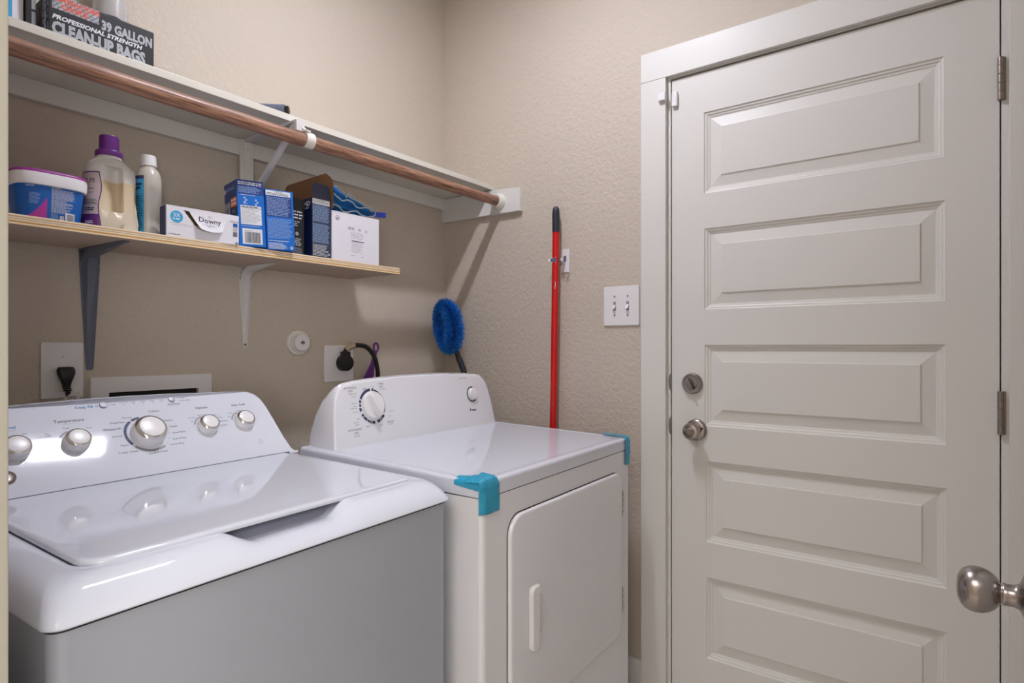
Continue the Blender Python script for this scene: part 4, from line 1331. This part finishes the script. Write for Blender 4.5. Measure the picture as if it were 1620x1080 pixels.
for cx_ in (0.0120, 0.0320):
    p.rect(cx_-0.0045, 0.0560, cx_+0.0045, 0.0820, 'inkgrey')
p.fine(0.0300, 0.0500, 0.0850, 0.0640, 3, 'inksoft', 0.5, 0.2).fine(0.0500, 0.0350, 0.0850, 0.0450, 2, 'inksoft', 0.5, 0.2)
p.rect(0.0500, 0.0040, 0.0680, 0.0170, 'inkwhite').rect(0.0700, 0.0040, 0.0860, 0.0170, 'inkred')
p.done()
c2 = carton('light_bulb_box', 'shorter bright blue light bulb carton covered in small print, right of the tall blue one', 'carton', 0.8760, 1.4490, 0.0760, 0.0930, 0.1590, 'bluecard', -8, -2.6, z=SZ)
p = Print(c2, (0, -0.0, 0), (1, 0, 0), (0, 0, 1))
p.rect(0.0010, 0.0880, 0.0700, 0.1420, 'indigo').rect(0.0010, 0.1430, 0.0680, 0.1560, 'inkwhite').up()
p.text('CAUTION', 0.0350, 0.1515, 0.0050, 'ink', 'CENTER', 0.01).fine(0.004, 0.1445, 0.0660, 0.1505, 2, 'ink', 0.5, 0.2)
p.fine(0.0030, 0.0900, 0.0680, 0.1400, 13, 'inksoft', 0.38, 0.15)
p.fine(0.0030, 0.0300, 0.0710, 0.0840, 17, 'inksoft', 0.38, 0.2)
p.fine(0.0030, 0.0230, 0.0600, 0.0250, 1, 'inkwhite', 0.8, 0.1).fine(0.0030, 0.0020, 0.0560, 0.0190, 6, 'inkwhite', 0.45, 0.3)
p.arc(0.0660, 0.0075, 0.0030, 0.0044, 0, 360, 'inkwhite', 14).text('UL', 0.0660, 0.0055, 0.0050, 'inkwhite', 'CENTER', 0.02)
p.done()
# black carton standing behind
c3 = carton('small_carton', 'narrow black carton with white print between the blue cartons and the open navy box', 'carton', 0.9650, 1.4760, 0.0400, 0.0850, 0.1590, 'blackcard', 0, 0)
p = Print(c3, (0, 0, 0), (1, 0, 0), (0, 0, 1))
p.fine(0.0020, 0.1000, 0.0340, 0.1260, 3, 'inkwhite', 0.4, 0.2).fine(0.0020, 0.0800, 0.0300, 0.0960, 3, 'inkwhite', 0.35, 0.5)
p.arc(0.0160, 0.0600, 0.0, 0.0052, 0, 360, 'inkgrey', 14).fine(0.002, 0.0260, 0.0340, 0.0480, 5, 'inkwhite', 0.35, 0.3).fine(0.002, 0.0030, 0.0340, 0.0220, 6, 'inkgrey', 0.35, 0.1)
p.done()
# open navy carton
hb = thing('open_carton', 'dark navy carton standing open with brown inside flaps raised', 'carton', (1.0160, 1.4560, SZ))
w_, d_, h_ = 0.0640, 0.2340, 0.1660
bm = bmesh.new()
T_ = 0.0012
box(bm, 0, w_, 0, T_, 0, h_)
box(bm, 0, w_, d_-T_, d_, 0, h_)
box(bm, w_-T_, w_, T_, d_-T_, 0, h_)
box(bm, T_, w_-T_, T_, d_-T_, 0, T_)
mkobj('carton', bm, 'greycard', hb, smooth=0)
mkobj('side_wall', box(bmesh.new(), 0, T_, T_, d_-T_, 0, h_), 'navycard', hb, smooth=0)
bm = bmesh.new()
prism(bm, [(-0.008, h_-0.02), (-0.008, h_+0.052), (-0.0045, h_+0.064), (0.006, h_+0.074), (0.024, h_+0.0865), (0.032, h_+0.0875), (0.045, h_+0.0870), (0.215, h_+0.083), (0.226, h_+0.080), (0.232, h_+0.072), (0.233, h_-0.02)], 'x', w_+0.0002, w_+0.0016)
mkobj('lid_flap', bm, 'card', hb, smooth=0)
bm = bmesh.new()
prism(bm, [(0.0005, h_), (0.0010, h_+0.036), (0.0060, h_+0.043), (0.0480, h_+0.043), (0.0580, h_+0.034), (0.0620, h_)], 'y', -0.0003, 0.0010)
mkobj('front_flap', bm, 'greycard', hb, smooth=0)
p = Print(hb, (0, -0.0, 0), (1, 0, 0), (0, 0, 1))
p.rect(0.0010, 0.1500, 0.0590, 0.1650, 'inkwhite').up()
p.text('CAUTION', 0.0300, 0.1600, 0.0045, 'ink', 'CENTER', 0.01).fine(0.0030, 0.1515, 0.0570, 0.1590, 2, 'inkgrey', 0.5, 0.2)
p.fine(0.0020, 0.1000, 0.0590, 0.1475, 15, 'inksoft', 0.4, 0.12).fine(0.0160, 0.0960, 0.0560, 0.0985, 1, 'inknavy', 0.6, 0)
p.fine(0.0020, 0.0400, 0.0590, 0.0950, 18, 'inksoft', 0.4, 0.12)
p.fine(0.0030, 0.0030, 0.0560, 0.0360, 9, 'inkwhite', 0.38, 0.3)
p.arc(0.0560, 0.0100, 0.0020, 0.0034, 0, 360, 'inkwhite', 12)
p.done()
p = Print(hb, (0, d_, 0), (0, -1, 0), (0, 0, 1))
p.text('HD', d_-0.0390, 0.1450, 0.0180, 'inkwhite', 'LEFT', 0.02, 1.15).text('LIGHT', d_-0.0370, 0.1360, 0.0080, 'inkwhite', 'LEFT', 0.01, 1.0)
p.done()
# white carton
wb = carton('white_carton', 'square white carton with small black lettering near the right end of the plywood shelf', 'carton', 1.0850, 1.4600, 0.1750, 0.1050, 0.1440, 'whitecard', -1.5, 0)
p = Print(wb, (0, -0.0, 0), (1, 0, 0), (0, 0, 1))
p.arc(0.0200, 0.1240, 0.0058, 0.0070, 0, 360, 'inknavy', 24)
p.text('ge', 0.0200, 0.1215, 0.0085, 'inknavy', 'CENTER', 0.02, 1.0, 0.2)
p.text('BR30', 0.0580, 0.0960, 0.0115, 'inknavy', 'LEFT', 0.0, 0.9).text('95', 0.0950, 0.0950, 0.0115, 'inknavy', 'LEFT', 0.0, 0.9).text('13', 0.1180, 0.0940, 0.0115, 'inknavy', 'LEFT', 0.0, 0.9)
p.fine(0.0680, 0.0700, 0.1160, 0.0900, 5, 'inkgrey', 0.25, 0.1).rect(0.0700, 0.0620, 0.1160, 0.0645, 'ink')
p.fine(0.0700, 0.0280, 0.1150, 0.0600, 9, 'inkgrey', 0.25, 0.3).fine(0.0680, 0.0180, 0.0840, 0.0200, 1, 'inknavy', 0.6, 0).fine(0.1050, 0.0160, 0.1140, 0.0180, 1, 'inknavy', 0.6, 0)
p.done()
# crumpled cloth on the white carton
cl = thing('cleaning_cloth', 'crumpled blue cloth with pale edging on top of the white carton', 'cloth', (1.0900, 1.4650, SZ+0.1445))
rnd = random.Random(4)
def ctop(u):
    return 0.050*(1-u)**1.1+0.036+0.003*math.sin(u*9)
bm = bmesh.new()
rings = []
NU, NV_ = 46, 60
for i in range(NU+1):
    u = i/NU
    e = math.sqrt(max(0.0, 1-max(0, (u-0.86)/0.14)**2))*0.95+0.05
    x = 0.002+0.158*u
    H = ctop(u)*e*1.02
    r = []
    for j in range(NV_):
        a = 2*PI*j/NV_
        c, s = math.cos(a), math.sin(a)
        fold = 0.13*math.cos(6*a+u*5)*(0.6+0.4*math.sin(u*14))
        rad = 1+fold+0.05*math.sin(3*a-u*11)
        y = 0.040+0.036*e*c*rad
        z = max(0.0006, H/2+H/2*s*(1+fold*0.5)+0.0)
        nz = 0.004*noise.noise(Vector((x*40, y*50, z*60)))
        y += 0.0100*math.sin(z*190+u*7)*(1 if c < 0 else 0)*(-c)
        r.append((x+0.004*math.sin(z*150), y+nz, max(0.0005, z+nz)))
    rings.append(r)
loft(bm, rings)
mkobj('folds', bm, 'cloth', cl, smooth=70)
def edge(pts, r=0.0026):
    pts = [(x, y-0.004, z) for x, y, z in pts]
    bm = bmesh.new()
    tube(bm, smooth_path(pts, 6), r, 6)
    mkobj('edging', bm, 'clothtrim', cl, smooth=60)
def fold_edge(f0, f1, u0, u1, wave, ph, r=0.0022):
    pts = []
    for i in range(15):
        u = u0+(u1-u0)*i/14
        f = f0+(f1-f0)*i/14+wave*math.sin(ph+i*0.9)
        pts.append((0.002+0.158*u, 0.004-0.006*math.sin(PI*min(1, max(0, f)))+0.002*math.sin(i*2.2), max(0.003, ctop(u)*f)))
    edge(pts, r)
fold_edge(0.82, 0.74, 0.0, 0.97, 0.04, 0.4)
fold_edge(0.50, 0.52, 0.0, 0.80, 0.08, 2.0)
fold_edge(0.12, 0.12, 0.0, 0.95, 0.09, 1.0)
edge([(0.157, 0.010, 0.034), (0.162, 0.006, 0.028), (0.162, 0.004, 0.018), (0.154, 0.004, 0.008), (0.145, 0.004, 0.006)])
edge([(0.046, 0.000, 0.046), (0.054, -0.004, 0.058), (0.060, -0.004, 0.048), (0.070, -0.002, 0.054), (0.078, 0.000, 0.046)], 0.0034)
bm = bmesh.new()
rings = []
for i in range(13):
    u = i/12
    x = 0.090+0.139*u
    z = 0.0100+0.0175*u
    y = 0.026-0.012*u*(1-u)*2
    rings.append([(x, y, z-0.0085), (x, y+0.0012, z-0.0085), (x, y+0.0012, z+0.0085), (x, y, z+0.0085)])
loft(bm, rings)
o = mkobj('flat_band', bm, 'strap', None, smooth=40, loc=(1.0900, 1.4650, SZ+0.1450))
tag(o, 'flat royal blue plastic band poking out right from under the crumpled cloth', 'band')

# ================================================================= THINGS ON THE UPPER SHELF
UZ = 1.8264
bg = thing('trash_bag_box', 'black carton of clean-up bags with silver lettering on the upper shelf', 'carton', (0.4030, 1.4520, UZ))
bm = box(bmesh.new(), 0, 0.1975, 0, 0.155, 0, 0.0845, 0.003, 2)
bmesh.ops.recalc_face_normals(bm, faces=bm.faces)
for f in bm.faces:
    f.normal_update()
    if f.normal.x < -0.8:
        f.material_index = 1
mkobj('carton', bm, ['blackcard', 'treaddark'], bg, smooth=0)
p = Print(bg, (0, -0.0, 0), (1, 0, 0), (0, 0, 1))
p.rect(0.0070, 0.0550, 0.0890, 0.0835, 'tread').up()
p.text("CONTRACTOR'S", 0.0475, 0.0718, 0.0135, 'inkred', 'CENTER', 0.045, 0.84)
p.text('CHOICE', 0.0460, 0.0588, 0.0135, 'inkred', 'CENTER', 0.045, 0.92)
p.text('39 GALLON', 0.0935, 0.0480, 0.0270, 'inksilver', 'LEFT', 0.05, 0.70)
p.text('PROFESSIONAL STRENGTH', 0.0070, 0.0348, 0.0125, 'inkwhite', 'LEFT', 0.04, 1.08, 0.25)
p.text('CLEAN-UP BAGS', 0.0070, 0.0050, 0.0345, 'inksilver', 'LEFT', 0.055, 0.67)
p.done()
p = Print(bg, (0, 0.155, 0), (0, -1, 0), (0, 0, 1), 'end_print')
p.rect(0.090, 0.0, 0.120, 0.080, 'inkgrey').up()
p.text('STRENGTH', 0.1140, 0.004, 0.0180, 'inkmagenta', 'LEFT', 0.02, 0.7, 0, PI/2)
p.rect(0.147, 0.0, 0.154, 0.0845, 'ink')
p.done()
bm = bmesh.new()
tube(bm, smooth_path([(0.060, 0.05, 0.0840), (0.090, 0.03, 0.0895), (0.125, 0.02, 0.0925), (0.150, 0.03, 0.0895), (0.162, 0.04, 0.0840)]), 0.0035, 8, 0.5)
tube(bm, smooth_path([(0.070, 0.06, 0.0840), (0.100, 0.05, 0.0980), (0.130, 0.05, 0.0950), (0.150, 0.05, 0.0840)]), 0.002, 8, 0.6)
mkobj('bag_film', bm, 'black', bg)
jr = thing('clear_jar', 'tall clear plastic jar behind the black carton on the upper shelf', 'jar', (0.5850, 1.6560, UZ))
mkobj('jar_body', lathe(bmesh.new(), [(0, 0), (0.033, 0), (0.036, 0.004), (0.036, 0.210), (0.030, 0.226), (0.028, 0.240), (0, 0.240)], 40), 'clear', jr)
mkobj('jar_lid', lathe(bmesh.new(), [(0, 0.238), (0.031, 0.238), (0.031, 0.262), (0, 0.264)], 32), 'plastic', jr)
pj = Print(jr, (0, 0, 0), (1, 0, 0), (0, 0, 1), 'label', warp=lambda x, y, l: Vector(((0.0362+l)*math.cos(math.radians(x)), (0.0362+l)*math.sin(math.radians(x)), y)))
pj.rect(200, 0.150, 275, 0.170, 'inkgrey', 10).done()
wb2 = thing('white_carton_upper', 'white carton with a blue stripe at the far left end of the upper shelf', 'carton', (0.3080, 1.4800, UZ))
wb2.name = 'striped_carton'
bxo('carton', 'whitecard', wb2, 0, 0.0640, 0, 0.10, 0, 0.14, 0.002)
p = Print(wb2, (0, 0, 0), (1, 0, 0), (0, 0, 1))
p.rect(0.0370, 0.010, 0.0460, 0.139, 'sky').done()
bk = thing('dark_carton', 'thin dark carton leaning between the white striped carton and the black bag carton', 'carton', (0.3735, 1.4700, UZ))
bxo('carton', 'blackcard', bk, 0, 0.0155, 0, 0.10, 0, 0.12, 0.001)
p = Print(bk, (0, 0, 0), (1, 0, 0), (0, 0, 1))
p.rect(0.0085, 0.002, 0.0150, 0.040, 'inkgrey').rect(0.0085, 0.045, 0.0150, 0.112, 'inksilver').done()
gr = thing('grey_tube', 'slate grey plastic tube with a black slotted end lying on the upper shelf', 'tube', (0.9340, 1.4620, UZ), math.radians(-47))
m = frame((0.0, 0.0, 0.0205), (-0.05, 1, 0), (0, 0, 1))        # axis along x
ax = Matrix.Rotation(0, 4, 'Z')
bm = bmesh.new()
tube(bm, [(-0.1100, 0.006, 0.0200), (-0.045, 0.006, 0.0200), (0.0, 0.006, 0.0200)], 0.0150, 22)
mkobj('tube_body', bm, 'slate', gr)
bm = bmesh.new()
tube(bm, [(0.0, 0.006, 0.0200), (0.0012, 0.0058, 0.0200), (0.0085, 0.005, 0.0200), (0.0095, 0.005, 0.0200)], [0.0118, 0.0120, 0.0120, 0.009], 16)
mkobj('slotted_end', bm, 'black', gr)
bm = bmesh.new()
prism(bm, [(-0.0020, 0.0), (-0.0020, 0.016), (-0.1080, 0.016), (-0.1080, 0.0)], 'y', -0.0100, -0.0070)
mkobj('side_flange', bm, 'slate', gr)
# ================================================================= FITTINGS ON THE BACK WALL
def plate(bm, w, h, t=0.0055):
    """cover plate in the local x-z plane, proud of y = 0 towards -y"""
    prism(bm, [(x, z) for x, z in rrect(-w/2, w/2, -h/2, h/2, 0.004, 4)], 'y', -t, 0.0, 0.002, 3)
    return bm
ot = thing('wall_outlet', 'white outlet plate on the back wall behind the washing machine, left of the grey bracket', 'outlet', (0.4980, YB, 1.1450))
mkobj('cover_plate', plate(bmesh.new(), 0.0840, 0.1320), 'plastic', ot)
bxo('socket_face', 'plastic2', ot, -0.016, 0.016, -0.0068, -0.0050, -0.050, -0.002, 0.0008)
for z in (0.020,):
    mkobj('screw', lathe(bmesh.new(), [(0, 0), (0.0032, 0), (0.0028, 0.0012), (0, 0.0014)], 12, frame((0.002, -0.0056, z+0.012), (1, 0, 0), (0, 0, 1))), 'whitesteel', ot)
pw = thing('washer_power_cord', 'black power plug and cord in the outlet behind the washing machine', 'cord', (0.5010, YB, 1.1350))
bm = bmesh.new()
rings = []
for z, hw, y0, y1 in ((0.0185, 0.0085, -0.0085, -0.020), (0.0175, 0.0150, -0.0075, -0.024), (0.0110, 0.0180, -0.0070, -0.027), (0.0020, 0.0175, -0.0070, -0.030), (-0.0080, 0.0140, -0.0075, -0.030), (-0.0170, 0.0105, -0.0100, -0.029), (-0.0260, 0.0080, -0.013, -0.028)):
    cy, hy = (y0+y1)/2, abs(y1-y0)/2
    rings.append([(hw*math.copysign(abs(math.cos(t))**0.7, math.cos(t)), cy+hy*math.copysign(abs(math.sin(t))**0.7, math.sin(t)), z) for t in [2*PI*i/28 for i in range(28)]])
loft(bm, rings)
mkobj('plug', bm, 'black', pw, smooth=50)
for i in range(3):
    bm = bmesh.new()
    loft(bm, [[(0.0088*math.cos(t)+0.001*i, -0.0205+0.0078*math.sin(t), z) for t in [2*PI*k/18 for k in range(18)]] for z in (-0.0265-0.0045*i, -0.0295-0.0045*i)])
    mkobj('strain_relief', bm, 'black', pw)
for s in (-1, 0, 1):
    bm = bmesh.new()
    tube(bm, smooth_path([(0.0028*s, -0.0205, -0.024), (0.003+0.0030*s, -0.021, -0.045), (0.007+0.0030*s, -0.023, -0.065), (0.012+0.003*s, -0.030, -0.10), (0.014+0.003*s, -0.040, -0.30), (0.010+0.003*s, -0.045, -0.60)]), 0.0024, 8)
    mkobj('cord_strand', bm, 'rubber', pw)
bm = bmesh.new()
prism(bm, [(-0.030, -0.085), (0.006, -0.055), (0.022, -0.052), (0.024, -0.062), (0.022, -0.090)], 'y', -0.0325, -0.0318, 0.0)
tg = mkobj('paper_tag', bm, 'hosewhite', pw)
tg.location.z = 0.012
p = Print(tg, (0, -0.0325, 0), (1, 0, 0), (0, 0, 1))
p.fine(-0.002, -0.0690, 0.018, -0.0620, 2, 'ink', 0.5, 0.2)
p.done()
# recessed water valve box
vb = thing('valve_box', 'white framed water valve box in the back wall above the washing machine console', 'valve box', (0.6995, YB, 1.0350))
bm = bmesh.new()
x0, x1, z0, z1 = -0.1475, 0.1475, -0.090, 0.0905
ix0, ix1, iz0, iz1 = -0.1085, 0.1095, -0.055, 0.0520
vo = rrect(x0, x1, z0, z1, 0.003, 3)
rings = [[(x, 0, z) for x, z in rrect(x0, x1, z0, z1, 0.003, 3)], [(x, -0.012, z) for x, z in rrect(x0, x1, z0, z1, 0.003, 3)], [(x, -0.014, z) for x, z in rrect(x0+0.002, x1-0.002, z0+0.002, z1-0.002, 0.003, 3)], [(x, -0.014, z) for x, z in rrect(ix0, ix1, iz0, iz1, 0.002, 3)], [(x, -0.001, z) for x, z in rrect(ix0, ix1, iz0, iz1, 0.002, 3)]]
loft(bm, rings, cap0=False, cap1=False)
mkobj('frame', bm, 'plastic', vb, recalc=True)
bxo('recess_shade', 'dark', vb, ix0-0.001, ix1+0.001, -0.0016, -0.0004, iz0-0.001, iz1+0.001)  # flat dark panel, painted as the shade inside the opening
for xx, mt in ((-0.050, 'sky'), (0.0, 'inkred')):
    v = mkobj('valve', lathe(bmesh.new(), [(0, 0), (0.009, 0), (0.009, 0.03), (0.014, 0.031), (0.014, 0.040), (0, 0.040)], 16, frame((xx, -0.0018, -0.015), (1, 0, 0), (0, 0, 1)) @ Matrix.Scale(0.28, 4, (0, 0, 1))), 'brass', vb)
# round cap
rc = thing('round_wall_cap', 'round white escutcheon with a raised cap and dark emblem on the back wall', 'cap', (1.1290, YB, 1.2140))
m = frame((0, 0, 0), (1, 0, 0), (0, 0, 1))
mkobj('escutcheon', lathe(bmesh.new(), [(0, 0), (0.0415, 0), (0.0420, 0.002), (0.0400, 0.008), (0.0350, 0.0105), (0.0310, 0.0095), (0.0290, 0.0080), (0, 0.0080)], 48, m), 'plastic2', rc)
cp = mkobj('raised_cap', lathe(bmesh.new(), [(0, 0.007), (0.0262, 0.007), (0.0270, 0.022), (0.0268, 0.0265), (0.0250, 0.0285), (0.0235, 0.0285), (0.0228, 0.0275), (0.0215, 0.0280), (0, 0.0285)], 48, m), 'plastic', rc)
p = Print(cp, (0, -0.0287, 0), (1, 0, 0), (0, 0, 1), 'emblem')
for k in range(8):
    a = 2*PI*k/8
    p.arc(0.0045*math.cos(a), 0.0040*math.sin(a), 0.0012, 0.0028, k*40, k*40+230, 'ink', 8)
p.rect(-0.009, -0.0012, 0.009, 0.0006, 'ink')
p.done()
# dryer outlet, plug, cord
o2 = thing('dryer_outlet', 'white outlet plate behind the dryer console, right of the round wall cap', 'outlet', (1.2870, YB, 1.1440))
mkobj('cover_plate', plate(bmesh.new(), 0.1210, 0.1240), 'plastic', o2)
mkobj('socket_face', lathe(bmesh.new(), [(0, 0), (0.0270, 0), (0.0265, 0.002), (0, 0.002)], 32, frame((0.010, -0.0055, 0.000), (1, 0, 0), (0, 0, 1))), 'plastic2', o2)
dc_ = thing('dryer_power_cord', 'thick black dryer plug with a cord arching down behind the dryer', 'cord', (1.2990, YB, 1.1460))
m = frame((0, -0.0078, 0), (1, 0, 0), (0, 0, 1))
mkobj('plug', lathe(bmesh.new(), [(0, 0), (0.0275, 0), (0.0285, 0.004), (0.0280, 0.022), (0.0250, 0.028), (0.0180, 0.030), (0, 0.030)], 32, m), 'rubber', dc_)
bm = bmesh.new()
prism(bm, [(-0.014, 0.012), (0.014, 0.012), (0.015, 0.036), (0.006, 0.040), (-0.006, 0.040), (-0.015, 0.036)], 'y', -0.033, -0.0120, 0.003)
mkobj('plug_boot', bm, 'rubber', dc_)
cpts = smooth_path([(-0.004, -0.024, 0.034), (0.002, -0.027, 0.046), (0.014, -0.034, 0.056), (0.034, -0.045, 0.0600), (0.062, -0.056, 0.054), (0.090, -0.062, 0.024), (0.106, -0.062, -0.020), (0.112, -0.058, -0.070), (0.112, -0.050, -0.25), (0.080, -0.045, -0.60)])
bm = bmesh.new()
tube(bm, cpts, 0.0078, 12)
mkobj('cable', bm, 'rubber', dc_)
bm = bmesh.new()
tube(bm, smooth_path([(0.000, -0.0262, 0.0450), (0.012, -0.0330, 0.0550), (0.026, -0.0410, 0.0590)], 5), [0.0125]*11, 10, 0.8)
tg = mkobj('paper_tag', bm, 'beigetag', dc_)
bm = bmesh.new()
prism(bm, [(-0.012, 0.050), (0.004, 0.040), (0.020, 0.064), (0.006, 0.073)], 'y', -0.036, -0.0352)
mkobj('tag_end', bm, 'beigetag', tg, smooth=0)
# purple scoop with a hanging loop
ps_ = thing('purple_scoop', 'purple plastic scoop with a hanging loop behind the dryer console', 'scoop', (1.4215, 1.6760, 0.0))
bm = bmesh.new()
rings = []
for z, x, hw, hy in ((0.90, -0.050, 0.030, 0.006), (1.00, -0.040, 0.030, 0.006), (1.080, -0.022, 0.0255, 0.006), (1.110, -0.012, 0.0180, 0.0055), (1.140, 0.000, 0.0110, 0.005), (1.165, 0.008, 0.0080, 0.0045), (1.178, 0.011, 0.0085, 0.004), (1.186, 0.012, 0.0095, 0.004)):
    rings.append([(x+hw*math.cos(2*PI*i/24), hy*math.sin(2*PI*i/24), z) for i in range(24)])
loft(bm, rings)
sb = mkobj('blade', bm, 'purple', ps_, smooth=60)
bm = bmesh.new()
tube(bm, [(0.0145+0.0105*math.sin(2*PI*i/28), 0, 1.1985-0.0155*math.cos(2*PI*i/28)) for i in range(29)], 0.0033, 10, 1.1)
mkobj('loop', bm, 'purple', ps_)
bm = bmesh.new()
tube(bm, [(-0.052, 0, 0.905), (-0.055, 0.0, 0.5), (-0.055, 0.0, 0.003)], [0.012, 0.011, 0.012], 12)
mkobj('shaft', bm, 'purple', ps_)

# ================================================================= DUSTER IN THE CORNER
dd = thing('duster', 'fluffy blue loop duster on a black handle standing in the room corner behind the dryer', 'duster', (1.7350, 1.6050, 0.0))
rnd = random.Random(11)
hx = Vector((0.24, -0.97, 0)).normalized()
up = Vector((-0.10, 0.06, 1)).normalized()
cc = Vector((-0.012, -0.010, 1.2800))
def loop(t):
    a = 2*PI*t
    return cc+hx*(0.034*math.cos(a))+up*(0.0790*math.sin(a))
bm = bmesh.new()
tube(bm, [loop(i/40) for i in range(41)], 0.014, 10)
mkobj('core', bm, 'dustercore', dd)
verts, faces, mats = [], [], []
for k in range(13000):
    t = rnd.random()
    p = loop(t)
    tg_ = (loop(t+0.01)-p).normalized()
    v = Vector((rnd.gauss(0, 1), rnd.gauss(0, 1), rnd.gauss(0, 1)))
    v -= tg_*v.dot(tg_)
    v.normalize()
    v = (v+tg_*rnd.gauss(0, 0.28)).normalized()
    L = rnd.uniform(0.030, 0.0435)
    L *= 0.93+0.20*math.cos(2*PI*t)
    q = p+v*L
    # bristles stop at the two walls
    if dd.location.y+q.y > YB-0.004:
        q.y = YB-0.004-dd.location.y-rnd.random()*0.004
    if dd.location.x+q.x > XW-0.004:
        q.x = XW-0.004-dd.location.x-rnd.random()*0.004
    s = v.cross(Vector((rnd.random(), rnd.random(), rnd.random()))).normalized()*0.00105
    b0 = p+v*0.008
    mid = (b0+q)/2+Vector((rnd.gauss(0, 1), rnd.gauss(0, 1), rnd.gauss(0, 1)))*0.0012
    i = len(verts)
    verts += [b0-s, b0+s, mid+s*0.8, q, mid-s*0.8]
    faces.append((i, i+1, i+2, i+3, i+4))
    mats.append(0 if rnd.random() < 0.50 else (1 if rnd.random() < 0.66 else 2))
me = bpy.data.meshes.new('bristles')
me.from_pydata([tuple(v) for v in verts], [], faces)
M['duster_light'] = mat('light_bristle', (70, 160, 236), 0.5)
M['duster_dark'] = mat('dark_bristle', (12, 80, 160), 0.6)
for mm in ('duster', 'duster_light', 'duster_dark'):
    me.materials.append(M[mm])
for p_, k in zip(me.polygons, mats):
    p_.material_index = k
bo_ = bpy.data.objects.new('bristles', me)
COL.objects.link(bo_)
bo_.parent = dd
bo_['kind'] = 'stuff'
bm = bmesh.new()
tube(bm, smooth_path([(0.000, -0.028, 1.235), (0.010, -0.036, 1.195), (0.0190, -0.045, 1.155)]), 0.0098, 12)
mkobj('grip', bm, 'black', dd)
bm = bmesh.new()
tube(bm, smooth_path([(0.0190, -0.045, 1.158), (0.0300, -0.058, 1.115), (0.0330, -0.064, 1.085)]), 0.0118, 12)
mkobj('swivel_joint', bm, 'grip', dd)
bm = bmesh.new()
tube(bm, [(0.0330, -0.064, 1.087), (0.036, -0.070, 0.5), (0.036, -0.075, 0.004)], 0.0085, 12)
mkobj('handle', bm, 'black', dd)

# ================================================================= RIGHT WALL: SWITCHES, POLE, CLIP
sw = thing('light_switch_plate', 'white double light switch plate on the right wall beside the door casing', 'switch', (XW, 0.8915, 1.3375), -PI/2)
mkobj('cover_plate', plate(bmesh.new(), 0.1290, 0.1320, 0.006), 'plastic', sw)
for xx in (-0.0235, 0.0245):
    bxo('toggle_slot', 'inkgrey', sw, xx-0.0050, xx+0.0050, -0.0064, -0.0056, -0.0155, 0.0145, 0.0002)
    bm = bmesh.new()
    prism(bm, [(-0.0062, 0.0045), (-0.0150, -0.0040), (-0.0185, -0.0095), (-0.0160, -0.0120), (-0.0062, -0.0040)], 'x', xx-0.0042, xx+0.0042, 0.0009)
    mkobj('toggle', bm, 'plastic', sw)
    for zz in (0.0320, -0.0320):
        mkobj('screw', lathe(bmesh.new(), [(0, 0), (0.0030, 0), (0.0026, 0.0010), (0, 0.0012)], 12, frame((xx, -0.0061, zz), (1, 0, 0), (0, 0, 1))), 'steel', sw)
pc = thing('pole_clip', 'white spring clip with grey pads on the right wall gripping the red pole', 'clip', (XW, 1.1080, 1.5070), -PI/2)
bxo('base_plate', 'plastic', pc, -0.0140, 0.0140, -0.0040, 0, -0.0420, 0.0420, 0.003)
for s in (-1, 1):
    bm = bmesh.new()
    tube(bm, smooth_path([(-0.023+0.002*s, -0.004, 0.0), (-0.023+0.0165*s, -0.008, 0.0), (-0.023+0.0205*s, -0.020, 0.0), (-0.023+0.0205*s, -0.032, 0.0), (-0.023+0.0290*s, -0.040, 0.0)], 5), 0.0040, 8)
    for v in bm.verts:
        v.co.z *= 1.4
    mkobj('arm', bm, 'plastic', pc)
    bm = box(bmesh.new(), -0.023+0.0152*s-0.0015, -0.023+0.0152*s+0.0015, -0.036, -0.026, -0.0070, 0.0070, 0.001)
    mkobj('pad', bm, 'slate', pc)
bm = bmesh.new()
prism(bm, [(-0.0420, 0.009), (-0.0170, 0.011), (-0.0165, -0.010), (-0.0420, -0.009)], 'y', -0.043, -0.039, 0.001)
mkobj('wing', bm, 'plastic', pc)
prism_b = bmesh.new()
prism(prism_b, [(-0.0380, 0.0065), (-0.0150, 0.0085), (-0.0150, -0.0070), (-0.0380, -0.0060)], 'y', -0.0445, -0.0432, 0.0004)
mkobj('wing_pad', prism_b, 'slate', pc)
bm = bmesh.new()
prism(bm, [(0.0130, 0.010), (0.0250, 0.011), (0.0250, -0.009), (0.0130, -0.009)], 'y', -0.0415, -0.0395, 0.0008)
mkobj('wing', bm, 'slate', pc)
po = thing('red_pole', 'red broom pole with a charcoal tip held in the clip on the right wall', 'pole', (1.7880, 1.1310, 0.0))
R_ = 0.0122
bm = bmesh.new()
tube(bm, [(-0.004, 0.030, 0.10), (0, 0.010, 1.0), (0, 0.0, 1.6105)], R_, 28)
mkobj('shaft', bm, 'red', po)
mkobj('tip', lathe(bmesh.new(), [(0, 1.606), (0.0132, 1.606), (0.0134, 1.614), (0.0134, 1.668), (0.0128, 1.680), (0.0110, 1.689), (0.0080, 1.6950), (0.0040, 1.6980), (0, 1.6985)], 28), 'grip', po)
m_ = frame((-0.0118, -0.0060, 1.450), (0.35, -1, 0), (0, 0, 1))
p = Print(po, (-R_*0.93-0.0010, -0.0040, 1.405), (0, 0, 1), (0.25, 1, 0), 'lettering')
p.text('Clean', 0, -0.004, 0.011, 'inkwhite', 'LEFT', 0.02).done()
bm = bmesh.new()
box(bm, -0.012, 0.020, -0.14, 0.17, 0.0, 0.10, 0.006)
mkobj('broom_block', bm, 'grip', po)
